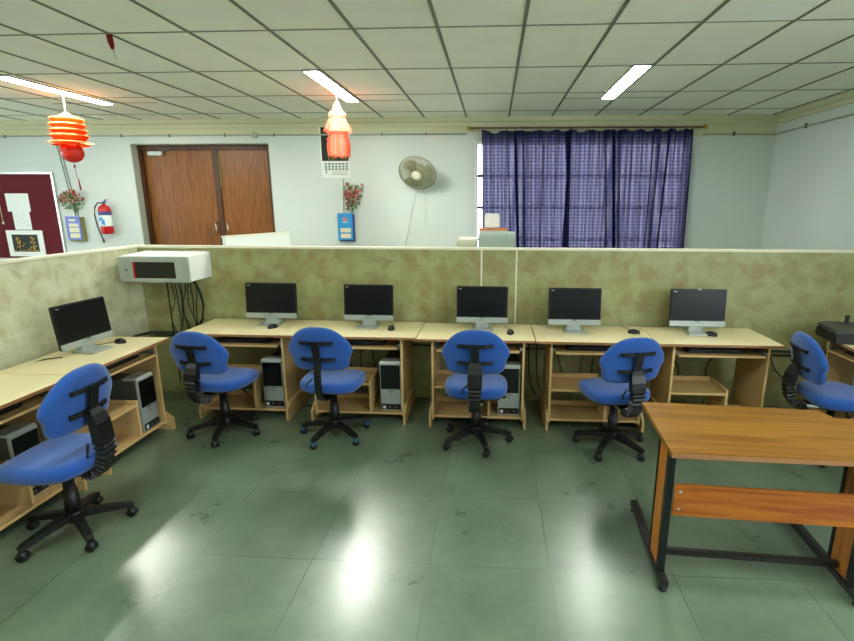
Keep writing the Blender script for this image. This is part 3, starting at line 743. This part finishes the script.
cupboard(-.165, .235, 5.5, 5.95, 1.487, M['palegrey'], 'pale grey-white cupboard under the window carrying a tray', 'cupboard', 1)
cupboard(-.37, -.17+.0, 5.0, 5.45, 1.452, M['cream'], 'small cream cupboard just beyond the partition, lower than its neighbour', 'cupboard', 1)
tag(MB().box(-.16, .145, 5.56, 5.86, 1.4885, 1.515, .004).build('flat_box', M['cream']), 'flat cream box lying on the pale cupboard below the window', 'box')
tag(MB().box(-.17, .15, 5.55, 5.87, 1.5165, 1.529, .002).build('board', M['orange_board']), 'thin orange-brown board on top of the flat cream box', 'board')
t = empty('white_screen', (-.02, 5.68, 1.531), 0, 'small bright white upright screen standing on the orange-brown board', 'screen')
MB().box(-.085, .085, -.01, .01, .004, .165, .01, mtx=Matrix.Rotation(math.radians(-8), 4, 'X')).build('panel', M['white'], t)
MB().box(-.06, .06, -.01, .07, -.001, .008, .003).build('stand', M['silver'], t)

# ------------------------------------------------------------------ white wall cabinet with cables
t = empty('network_cabinet', (-2.9, 4.45, 1.14), 0, 'white wall-mounted cabinet with dark glass front above hanging cables', 'cabinet')
b_ = MB(); b_.prism([(-.34, 0), (-.0015, 0), (-.0015, .235), (-.34, .215)], -.305, .31, 'x', .006); b_.build('cabinet_body', M['white'], t)
b_ = MB().box(-.31, .315, -.372, -.341, .17, .215, .006); b_.box(-.305, .313, -.365, -.341, -.005, .03, .005); b_.box(-.305, -.18, -.362, -.341, .03, .17); b_.box(.195, .313, -.362, -.341, .03, .17); b_.build('front_bezel', M['silver'], t)
MB().box(-.165, .195, -.358, -.341, .03, .17).build('glass_door', M['blackgloss'], t)
MB().box(-.18, -.165, -.364, -.341, .03, .17).build('red_strip', M['red'], t)
MB().lathe([(.012, 0), (.012, .003)], n=10, mtx=Matrix.Translation((-.24, -.3622, .1)) @ Matrix.Rotation(PI/2, 4, 'X')).build('lock', M['midgrey'], t)

def cable(pts, r, m_, label, name='cable', group=None):
    return tag(MB().tube(pts, r, 6).build(name, m_), label, 'cable', group)
for i in range(9):
    x0 = -2.98+i*.028; x1 = -3.0+i*.024+(0 if i else -.02)
    y = 4.36+.009*i
    cable(cable_path((x0, y, 1.145), (x1, 4.425, .30 if i % 2 else .1), 0, 16, .035 if i else .0, 20+i), .0045 if i else .006, M['black'], 'black cable hanging in a tangle under the white wall cabinet', 'hanging_cable', 'cables hanging under the white cabinet')
cable([(-2.73, 4.36, 1.14), (-2.69, 4.38, 1.0), (-2.68, 4.40, .88), (-2.72, 4.42, .74), (-2.80, 4.43, .62), (-2.9, 4.43, .60)], .011, M['black'], 'thickest black cable curving down to the left under the white cabinet', 'hanging_cable')
t = empty('cable_duct', (0, 0, 0), 0, 'dark cable run fixed low along the marbled partition behind the desks', 'cable')
MB().tube([(-3.266, 3.8, .62), (-3.262, 4.3, .61), (-3.25, 4.425, .60), (-3.2, 4.435, .60), (-1.5, 4.435, .585), (0, 4.435, .56), (1.6, 4.435, .54), (3.3, 4.435, .515)], .012, 8).build('duct', M['darkgrey'], t)
MB().tube(cable_path((-3.22, 4.43, .575), (3.2, 4.428, .49), .02, 40, .0, 3), .006, 6).build('loose_cable', M['black'], t)
for x, lb in ((-.70, 'grey socket box on the partition between the second and third computer desks'), (3.0, 'grey socket box on the partition beyond the fifth computer desk')):
    t = empty('socket_box', (x, 4.45, .60), 0, lb, 'socket')
    MB().box(-.045, .045, -.035, -.001, -.045, .045, .005).build('box_body', M['ivory'], t); MB().box(-.02, .02, -.037, -.035, -.02, .02).build('socket_face', M['midgrey'], t)
for x, lb in ((.335, 'black plug hanging nearer the third desk'), (.405, 'black plug hanging nearer the fourth desk')):
    t = empty('power_plug', (x, 4.41, .56), 0, lb+', with a long drooping lead', 'plug')
    MB().box(-.02, .02, -.02, .034, .0, .05, .008).build('plug_body', M['black'], t)
    MB().tube([(0, 0, .01), (0, 0, -.08), (.005, 0, -.25), (.03, -.005, -.4), (.08, -.01, -.49)], .006, 6).build('lead', M['black'], t)

# ------------------------------------------------------------------ computer desk
def make_desk(w=.94, li=.115, ri=.077):
    WR = w-ri-.018; DV = WR-.275
    t = empty('computer_desk', (0, 0, 0))
    MB().box(.002, w-.002, .004, .56, .732, .75, .002).build('desktop', M['cream_lam'], t)
    MB().box(.002, w-.002, 0, .004, .731, .7495).build('edge_band', M['edge'], t)
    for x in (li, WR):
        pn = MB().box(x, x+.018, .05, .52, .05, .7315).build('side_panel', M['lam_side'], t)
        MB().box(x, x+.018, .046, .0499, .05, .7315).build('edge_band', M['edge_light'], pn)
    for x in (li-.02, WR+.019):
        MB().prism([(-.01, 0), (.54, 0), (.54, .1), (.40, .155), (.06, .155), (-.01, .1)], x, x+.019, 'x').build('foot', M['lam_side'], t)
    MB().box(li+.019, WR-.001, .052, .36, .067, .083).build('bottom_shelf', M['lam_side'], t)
    MB().box(li+.019, WR-.001, .048, .0518, .066, .084).build('edge_band', M['edge_light'], t)
    MB().box(li+.019, WR-.001, .345, .361, .084, .125).build('back_rail', M['edge_light'], t)
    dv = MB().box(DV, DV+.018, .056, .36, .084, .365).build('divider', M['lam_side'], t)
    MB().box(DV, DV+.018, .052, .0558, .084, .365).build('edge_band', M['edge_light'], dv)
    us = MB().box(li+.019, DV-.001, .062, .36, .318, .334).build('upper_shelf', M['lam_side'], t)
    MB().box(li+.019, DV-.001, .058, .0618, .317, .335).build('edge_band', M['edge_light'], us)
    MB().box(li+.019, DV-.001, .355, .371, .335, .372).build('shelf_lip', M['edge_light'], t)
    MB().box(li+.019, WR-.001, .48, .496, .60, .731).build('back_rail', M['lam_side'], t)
    tr = MB().box(li+.045, WR-.025, .03, .36, .642, .656).build('keyboard_tray', M['lam_side'], t)
    MB().box(li+.045, WR-.025, .026, .0298, .641, .657).build('edge_band', M['edge_light'], tr)
    for x in (li+.02, WR-.023): MB().box(x, x+.022, .05, .4, .652, .68).build('tray_runner', M['midgrey'], t)
    return t
def make_keyboard():
    t = empty('keyboard', (0, 0, 0))
    MB().box(-.22, .22, -.07, .07, 0, .016, .004).build('keyboard_body', M['black'], t)
    b_ = MB()
    for r_ in range(5):
        for c_ in range(15): b_.box(-.205+c_*.0275, -.205+c_*.0275+.023, -.055+r_*.024, -.035+r_*.024, .016, .023)
    b_.build('keys', M['darkgrey'], t)
    return t
def make_tower():
    t = empty('computer_tower', (0, 0, 0))    # front faces -Y, base z 0
    MB().box(-.083, .083, .0205, .40, .01, .415, .004).build('case', M['darkgrey'], t)
    b_ = MB().use(M['silver']); b_.prism([(0, .0), (.02, 0), (.02, .43), (.012, .435), (-.0, .42)], -.09, .09, 'x', .003)
    b_.box(-.09, .09, .02, .12, .416, .432, .003); b_.build('front_bezel', M['silver'], t)
    MB().box(-.082, .080, -.008, .0, .195, .405, .003).build('drive_panel', M['blackgloss'], t)
    MB().box(-.082, .082, -.006, .0, .012, .062, .002).build('port_panel', M['black'], t)
    b_ = MB(); b_.box(-.07, -.045, -.0085, -.006, .022, .048); b_.build('sticker', M['paper'], t)
    b_ = MB(); [b_.lathe([(.008, 0), (.008, .003)], n=10, mtx=Matrix.Translation((x, -.006, .036)) @ Matrix.Rotation(PI/2, 4, 'X')) for x in (-.01, .045)]; b_.build('jacks', M['midgrey'], t)
    MB().box(-.022, .022, -.002, .0, .175, .182).box(-.006, .006, -.002, 0, .145, .157).build('badge', M['darkgrey'], t)
    return t
def make_monitor():
    t = empty('monitor', (0, 0, 0))           # faces -Y, stands at z 0
    R_ = Matrix.Translation((0, 0, .055)) @ Matrix.Rotation(math.radians(-5), 4, 'X')
    MB().box(-.225, .225, -.012, .022, .0, .31, .006, mtx=R_).build('casing', M['black'], t)
    MB().box(-.212, .212, -.0135, -.0121, .055, .298, mtx=R_).build('screen', M['screen'], t)
    MB().box(-.226, .226, -.0155, .0, -.001, .044, .003, mtx=R_).build('silver_chin', M['silver'], t)
    b_ = MB()
    for i in range(6): b_.box(-.055+i*.019, -.047+i*.019, -.0162, -.0154, .020, .025, mtx=R_)
    b_.box(-.02, .02, -.0162, -.0154, .036, .042, mtx=R_); b_.build('buttons', M['darkgrey'], t)
    MB().box(-.205, -.18, -.0145, -.0134, .285, .292, mtx=R_).build('corner_logo', M['silver'], t)
    MB().box(-.055, .055, .022, .05, -.0, .17, .008, mtx=R_).build('stand_neck', M['silver'], t)
    MB().prism([(-.065, .0), (.065, .0), (.055, .055), (-.055, .055)], .0, .05, 'y', .004).build('stand_neck', M['silver'], t)
    MB().prism([(-.10, -.11), (.10, -.11), (.085, .07), (-.085, .07)], 0, .014, 'z', .004).build('stand_foot', M['silver'], t)
    return t
def make_mouse():
    t = empty('mouse', (0, 0, 0))
    MB().sphere((0, 0, .006), .033, sx=.95, sy=1.5, sz=.92, u=16, v=10).build('mouse_body', M['blackgloss'], t)
    MB().box(-.004, .004, -.045, -.03, .022, .032, .002).build('wheel', M['midgrey'], t)
    return t
kb0, tower0, mon0, mouse0 = make_keyboard(), make_tower(), make_monitor(), make_mouse()
used = set()
def place(proto, loc, rz, label, cat, group=None, sx=1):
    o = proto if proto.name not in used else copy_tree(proto)
    used.add(proto.name)
    o.location = loc; o.rotation_euler = (0, 0, rz); o.scale = (sx, 1, 1)
    tag(o, label, cat, group); return o

ordn = ['first', 'second', 'third', 'fourth', 'fifth']
# back row : x of left edge, width, y of front edge
rows = [(-2.59, .985, 3.845, .12, .125), (-1.60, .985, 3.84, .11, .115), (-.61, .952, 3.81, .12, .078), (.347, .94, 3.80, .117, .08), (1.292, .935, 3.795, .12, .078)]
dl = ['beech computer desk under the white wall cabinet, tower inside, end of the row',
      'beech computer desk second from the corner cabinet, tower in its right bay',
      'beech computer desk in front of the light-edged partition strip',
      'beech computer desk fourth from the corner, behind the left-turned chair',
      'beech computer desk at the row end nearest the printer, open below']
def desk(loc, rz, w_, li, ri, lb):
    t = make_desk(w_, li, ri); t.location = loc; t.rotation_euler = (0, 0, rz); tag(t, lb, 'desk', 'computer desks')
for (x, w_, y, li, ri), lb in zip(rows, dl): desk((x, y, 0), 0, w_, li, ri, lb)
desk((-2.585, 2.82, 0), PI/2, .905, .115, .105, 'beech computer desk along the left partition carrying a monitor and mouse')
desk((-2.597, 1.88, 0), PI/2, .93, .115, .09, 'beech computer desk with bare top, nearest the camera along the left partition')
desk((2.69, 4.22, 0), -PI/2, .93, .115, .09, 'beech computer desk carrying the black printer, turned sideways')

def kb(x, y, rz, lb): place(kb0, (x, y, .6575), rz, lb, 'keyboard', 'keyboards on the desk trays')
for i, (x, w_, y, li, ri) in enumerate(rows):
    kb(x+w_*.5, y+.15, 0, ['black keyboard on the tray of the desk under the white cabinet', 'black keyboard on the tray of the second desk from the corner', 'black keyboard on the tray of the middle desk in the back row',
                            'black keyboard on the tray behind the left-turned chair', 'black keyboard on the tray of the back row desk nearest the printer'][i])
kb(-2.75, 3.27, PI/2, 'black keyboard on the tray below the monitor at the left partition')
kb(-2.765, 2.32, PI/2, 'black keyboard on the tray of the bare-topped near desk')
kb(2.85, 3.75, -PI/2, 'black keyboard on the tray below the printer')

def tw(loc, rz, lb): place(tower0, loc, rz, lb, 'computer tower', 'computer towers in the desks')
tw((-1.862, 3.93, .0835), 0, 'silver and black computer tower in the desk below the white wall cabinet')
tw((-.845, 3.925, .0835), 0, 'silver and black computer tower in the second desk from the corner')
tw((.145, 3.90, .0835), 0, 'silver and black computer tower mostly hidden behind the middle chair')
tw((-2.65, 3.475, .0835), PI/2, 'silver and black computer tower in the monitor-bearing desk at the left partition')
tw((-2.72, 2.53, .0835), PI/2, 'grey computer tower half hidden by the nearest blue chair')

ml = ['monitor on the desk beside the hanging cables, mouse lying at its foot', 'monitor second from the white wall cabinet, behind a narrow-backed-strap chair',
      'monitor in front of the light-edged partition strip', 'monitor fourth from the white wall cabinet in the back row', 'monitor with a white sticker at the centre of its top edge']
for i, (x, y, s_) in enumerate(((-1.965, 4.24, 1.02), (-1.08, 4.21, .96), (-.09, 4.19, .97), (.688, 4.16, .97), (1.705, 4.18, 1.0))):
    m_ = place(mon0, (x, y, .7505), 0, 'black and silver '+ml[i].replace('narrow-backed-strap', 'thin-strutted'), 'monitor', 'monitors', s_)
    if i == 4: m5 = m_
m_ = place(mon0, (-2.93, 3.33, .7505), PI/2-.04, 'black and silver monitor at the left partition, facing across the room', 'monitor', 'monitors', .98)
MB().box(-.012, .014, -.014-.03, -.0125-.03, .352, .366).build('white_sticker', M['paper'], m5).location = (0, .06, 0)
for ch in (c for c in bpy.data.objects if c.parent == m5 and c.name.startswith('white_sticker')): ch['label'] = 'small white sticker'

for (x, y, rz, lb) in ((-1.895, 4.09, -.5, 'black mouse at the foot of the monitor nearest the hanging cables'), (-.862, 4.10, .1, 'black mouse on the second desk, right of its monitor'),
                       (.150, 4.03, -.1, 'black mouse beside the middle monitor in the back row'), (1.175, 4.11, 1.2, 'black mouse above the backrest of the left-turned chair'),
                       (1.79, 4.08, .9, 'black mouse on the desk with the stickered monitor'), (-2.86, 3.545, 1.4, 'black mouse on the desk at the left partition')):
    place(mouse0, (x, y, .7505), rz, lb, 'mouse', 'mice')
    a = (x, y+.05, .757) if x > -2.5 else (x-.05, y, .757); b = (x-.05, y+.25, .754) if x > -2.5 else (x-.2, y-.12, .754)
    cable([a, Vector(a).lerp(Vector(b), .5)+Vector((.02, 0, -.002)), b], .0022, M['black'], lb.replace('black mouse', 'thin black lead of the mouse'), 'mouse_cable')
cable([(-2.98, 3.15, .754), (-3.06, 3.1, .754), (-3.14, 3.0, .74), (-3.2, 2.95, .6)], .004, M['black'], 'black monitor lead running off the back of the left desk')
# leads under the desks
ul = [(-2.04, -1.98), (-1.98, -2.01), (-1.86, -1.80), (-1.82, -1.9), (-1.28, -1.33), (-1.19, -1.23), (-1.13, -1.08), (.57, .66), (.80, .81), (.96, .90), (1.60, 1.70), (1.66, 1.58), (2.0, 1.93)]
for i, (a, b) in enumerate(ul):
    cable(cable_path((a, 4.425, .70), (b, 4.425, .22), .0, 10, .02, 50+i), .005, M['black'], 'thin black lead hanging behind the desks against the partition', 'hanging_cable', 'leads hanging behind the back row desks')
cable([(2.46, 4.42, .50), (2.52, 4.40, .36), (2.7, 4.38, .18), (2.85, 4.36, .1)], .006, M['black'], 'black lead slanting to the floor behind the chair nearest the printer')
cable([(-2.78, 4.42, .5), (-2.72, 4.4, .2), (-2.6, 4.38, .02), (-2.4, 4.36, .012)], .005, M['black'], 'black lead reaching the floor left of the first back row desk')
t = empty('power_adapter', (1.93, 4.25, 0), .3, 'small black power adapter on the floor under the end desk', 'adapter')
MB().box(-.03, .03, -.05, .05, .001, .04, .006).build('adapter_body', M['black'], t)
MB().tube([(0, .05, .02), (-.02, .07, .08), (0, .05, .14), (.03, .06, .1), (.03, .05, .03)], .006, 6).build('lead', M['black'], t)

# ------------------------------------------------------------------ printer
t = empty('printer', (2.885, 4.03, .7515), math.radians(-8), 'flat black and silver printer on the sideways desk', 'printer')
MB().prism([(-.24, -.19), (.24, -.19), (.24, .19), (-.17, .19), (-.24, .12)], .0, .075, 'z', .012).build('printer_body', M['black'], t)
MB().prism([(-.24, -.185), (.235, -.185), (.23, .18), (-.165, .18), (-.235, .115)], .077, .105, 'z', .010).build('lid', M['darkgrey'], t)
MB().box(-.1, .2, -.195, -.188, .012, .07, .003).build('front_panel', M['blackgloss'], t)
MB().box(-.03, .06, -.1965, -.1949, .045, .055).build('front_mark', M['silver'], t)
MB().box(-.06, .1, -.12, -.06, .105, .109, .002).build('control_panel', M['creamlabel'], t)
MB().box(-.03, .0, .12, .14, .1055, .17, .004).build('antenna', M['black'], t)

# ------------------------------------------------------------------ office chair
def pad(outline, th, curve, axis, cen, k1=.5, nring=6):
    """cushion from a closed 2D outline; axis 'y' (backrest, faces +Y) or 'z' (seat)"""
    n = len(outline); t = bmesh.new()
    ss = [1, .992, .972, .93, .8, .5, .25]
    def off(s): return th/2*(1-s**16)**.5 if s < 1 else 0
    def P(a, b, h):
        if axis == 'y': return Vector((a, h+curve*(a*a), b))
        return Vector((a, b, h-curve*max(0, b-.1)**2*4))
    rim = [t.verts.new(P(a, b, 0)) for a, b in outline]
    for sg in (1, -1):
        prev = rim
        for s in ss[1:]:
            cur = [t.verts.new(P(cen[0]+(a-cen[0])*s, cen[1]+(b-cen[1])*s, sg*off(s))) for a, b in outline]
            for i in range(n):
                j = (i+1) % n; f_ = t.faces.new([prev[i], prev[j], cur[j], cur[i]]); f_.smooth = True
            prev = cur
        c = t.verts.new(P(cen[0], cen[1], sg*off(0)))
        for i in range(n): f_ = t.faces.new([prev[i], prev[(i+1) % n], c]); f_.smooth = True
    bmesh.ops.recalc_face_normals(t, faces=t.faces)
    b_ = MB(); b_.merge(t, True); return b_
def smooth_outline(half):
    """half outline from top centre to bottom centre, mirrored and densified with Catmull-Rom"""
    full = [(x, z) for x, z in half]+[(-x, z) for x, z in reversed(half[1:-1])]
    out = []; n = len(full)
    for i in range(n):
        p0, p1, p2, p3 = (Vector(full[(i+k) % n]) for k in (-1, 0, 1, 2))
        for q in (0, .25, .5, .75):
            out.append(tuple(.5*((2*p1)+(-p0+p2)*q+(2*p0-5*p1+4*p2-p3)*q*q+(-p0+3*p1-3*p2+p3)*q**3)))
    return out
BACK = smooth_outline([(0, .165), (.06, .161), (.115, .144), (.162, .112), (.194, .078), (.224, .034), (.239, -.004), (.237, -.03), (.224, -.052), (.214, -.08), (.209, -.112), (.193, -.142), (.15, -.156), (.08, -.158), (0, -.158)])
BACK = [(a*1.0, b*1.06) for a, b in BACK]
SEAT = smooth_outline([(0, .265), (.1, .262), (.175, .235), (.215, .17), (.235, .06), (.23, -.06), (.20, -.145), (.14, -.185), (.07, -.197), (0, -.2)])
def make_chair(phase, thin, capm, off=.235, dz=0):
    t = empty('office_chair', (0, 0, 0))      # faces +Y, origin on the floor under the column
    MB().lathe([(.045, .075), (.05, .08), (.05, .12), (.035, .135), (.03, .15)], n=16).build('hub', M['black'], t)
    for k_ in range(5):
        a = phase+2*PI*k_/5; u_ = Vector((math.cos(a), math.sin(a), 0)); v_ = Vector((-u_.y, u_.x, 0))
        ar = MB().bar([u_*.03+Vector((0, 0, .105)), u_*.14+Vector((0, 0, .095)), u_*.25+Vector((0, 0, .075)), u_*.275+Vector((0, 0, .068))], [.05, .042, .036, .03], [.04, .034, .028, .02]).build('base_arm', M['black'], t)
        cs = MB(); c0 = u_*.262; ang = a+1.1+k_*1.9; w1 = Vector((math.cos(ang), math.sin(ang), 0))
        for sg in (-1, 1):
            mt = Matrix.Translation(c0+w1*(.013*sg)+Vector((0, 0, .0255))) @ w1.to_track_quat('Z', 'Y').to_matrix().to_4x4()
            cs.lathe([(.012, -.009), (.024, -.008), (.025, 0), (.024, .008), (.012, .009)], n=16, mtx=mt)
        cs.tube([c0+Vector((0, 0, .03)), c0+Vector((0, 0, .066))], .007, 8)
        cs = cs.build('caster', M['black'], ar)
        MB().sphere(c0+Vector((0, 0, .036)), .024, sx=1.05, sy=1.05, sz=.85, u=10, v=8).build('caster_hood', capm, cs)
    MB().tube([(0, 0, .12), (0, 0, .26), (0, 0, .262), (0, 0, .34)], .025, 16, rs=[.042, .034, .029, .027]).tube([(0, 0, .34), (0, 0, .405)], .017, 12).build('gas_lift', M['black'], t)
    MB().box(-.085, .085, -.11, .1, .385, .41, .006).box(-.05, .05, -.17, .05, .365, .385, .004).build('seat_plate', M['black'], t)
    MB().tube([(.07, .0, .392), (.17, .01, .385), (.2, .0, .375)], .006, 6).sphere((.21, 0, .373), .014, sx=1.6, u=8, v=6).build('height_lever', M['black'], t)
    sh = pad([(x*.93, y*.93) for x, y in SEAT], .03, .0, 'z', (0, .03)); sh.build('seat_shell', M['black'], t, (0, 0, .418))
    pad(SEAT, .088, .30, 'z', (0, .03)).build('seat', M['blue'], t, (0, 0, .453))
    bk = pad(BACK, .055, .55, 'y', (0, -.01)).build('backrest', M['blue'], t, (0, -off, .757+dz)); bk.rotation_euler = (math.radians(11), 0, 0)
    yb = -off-.042
    MB().bar([(0, yb-.03, .83+dz), (0, yb+.004, .665+dz)], .058 if not thin else .05, .012, (1, 0, 0)).build('back_bracket', M['black'], t)
    for z, yy in ((.818+dz, yb-.023), (.69+dz, yb+.003)):
        MB().bar([(-.125, yy+.022, z), (-.07, yy+.004, z), (.07, yy+.004, z), (.125, yy+.022, z)], .024, .012, (0, 0, 1)).sphere((-.112, yy+.008, z), .006, u=8, v=6).sphere((.112, yy+.008, z), .006, u=8, v=6).build('cross_bar', M['black'], t)
    if thin:
        MB().bar([(0, yb+.004, .70+dz), (0, yb-.012, .60), (0, yb-.01, .47), (0, yb+.02, .40), (0, yb+.07, .375), (0, -.11, .375)], .052, .009, (1, 0, 0)).build('support_arm', M['blackgloss'], t)
    else:
        MB().bar([(0, yb+.004, .70+dz), (0, yb-.012, .665+dz), (0, yb-.024, .62+dz), (0, yb-.03, .555)], [.06, .094, .104, .10], [.018, .032, .045, .05], (1, 0, 0)).build('support_cover', M['black'], t)
        ctrl = [Vector((0, yb-.03, .562)), Vector((0, yb-.032, .51)), Vector((0, yb-.026, .455)), Vector((0, yb-.008, .41)), Vector((0, yb+.022, .378)), Vector((0, yb+.06, .364)), Vector((0, yb+.10, .362))]
        pts, ws, hs = [], [], []
        NN = 66
        for i in range(NN+1):
            q = i/NN*(len(ctrl)-1); a = min(int(q), len(ctrl)-2); pts.append(ctrl[a].lerp(ctrl[a+1], q-a)); rib = (1, 1, .9, .78, .78, .9)[i % 6]
            tap = 1-.22*i/NN; ws.append(.096*rib*tap); hs.append(.06*rib*tap)
        MB().bar(pts, ws, hs, (1, 0, 0)).build('bellows', M['black'], t)
        MB().box(-.055, .055, yb+.085, yb+.17, .372, .392, .004).build('spring_plate', M['chrome'], t)
    MB().tube([(-.05, yb+.02, .56), (-.085, yb-.0, .53), (-.09, yb-.0, .50)], .007, 6).build('tilt_knob', M['black'], t)
    return t
def chair(x, y, az, wheel_deg, label, thin=False, capm='black', off=.235, dz=0):
    rz = math.radians(az-90)
    t = make_chair(math.radians(wheel_deg)-rz, thin, M[capm], off, dz)
    t.location = (x, y, 0); t.rotation_euler = (0, 0, rz)
    tag(t, label, 'chair', 'blue office chairs'); return t
chair(-2.316, 2.339, 182, 36, 'blue office chair nearest the camera, facing the left partition desks', off=.17, dz=.045)
chair(-2.12, 3.60, 82, -8, 'blue office chair in front of the desk under the white wall cabinet', dz=-.025)
chair(-1.235, 3.615, 88, 34, 'blue office chair with thin back strut and teal caster hoods, before the second desk', True, 'teal', dz=.02)
chair(-.115, 3.575, 90, 1, 'blue office chair facing straight at the middle monitor', dz=.03)
chair(.915, 3.555, 104, 22, 'blue office chair turned leftwards, just behind the corner of the wooden table', False, 'black')
chair(2.475, 3.56, -6, 19, 'blue office chair facing the printer desk, back towards the row of desks', dz=-.02)
chair(2.445, 2.82, 4, 115, 'blue office chair mostly cut off by the right picture edge')

# ------------------------------------------------------------------ wooden table
t = empty('wooden_table', (.80, 2.10, 0), math.radians(-3.2), 'orange-brown laminate table on black steel legs, nearest the camera', 'table')
TZ = .75
top = [(-.012, -.07), (1.10, -.045), (1.10, .41), (.915, .405), (.88, .505), (-.008, .51)]
MB().prism(top, TZ-.024, TZ, 'z', .002).build('tabletop', M['bench_top'], t)
MB().box(-.01, 1.09, -.073, -.0705, TZ-.023, TZ-.002, mtx=Matrix.Rotation(math.radians(1.29), 4, 'Z')).build('edge_band', M['edge'], t)
for x, sg in ((.02, 1), (.885, -1)):
    fr = MB().box(x, x+.028, .04, .088, .06, TZ-.025, .002).box(x, x+.028, .215, .238, .06, TZ-.025, .002).box(x, x+.028, -.02, .47, TZ-.05, TZ-.025, .002).build('leg_frame', M['steel_dark'], t)
    MB().box(x+.004, x+.024, .0885, .2145, .0605, TZ-.051).build('leg_panel', M['bench_up'], fr)
    ft = MB().box(x-.006, x+.034, -.02, .66, .022, .06, .003).build('foot', M['foot_steel'], t)
    for y in (0.0, .63): MB().lathe([(.02, 0), (.022, .004), (.018, .022)], x+.014, y, 12).build('foot_glide', M['black'], ft)
mb = MB().box(.05, 1.09, .024, .0395, .385, .545, .002).build('modesty_board', M['bench_side'], t)
b_ = MB()
for z in (.42, .51): b_.lathe([(.008, 0), (.006, .003)], n=8, mtx=Matrix.Translation((.075, .024, z)) @ Matrix.Rotation(PI/2, 4, 'X'))
b_.build('screws', M['chrome'], mb)
MB().box(.0485, .8845, .14, .17, .085, .115, .003).build('cross_rail', M['foot_steel'], t)
MB().box(.0485, .8845, .20, .23, TZ-.05, TZ-.0245, .002).build('top_rail', M['steel_dark'], t)

# ------------------------------------------------------------------ world and colour
wd = bpy.data.worlds.new('world'); SC.world = wd; wd.use_nodes = True
bg = wd.node_tree.nodes['Background']; bg.inputs['Color'].default_value = (.86, .94, 1, 1); bg.inputs['Strength'].default_value = 4.2
SC.view_settings.view_transform = 'Standard'; SC.view_settings.look = 'None'
SC.view_settings.gamma = 1; SC.view_settings.use_curve_mapping = False
SC.view_settings.exposure = 1.25
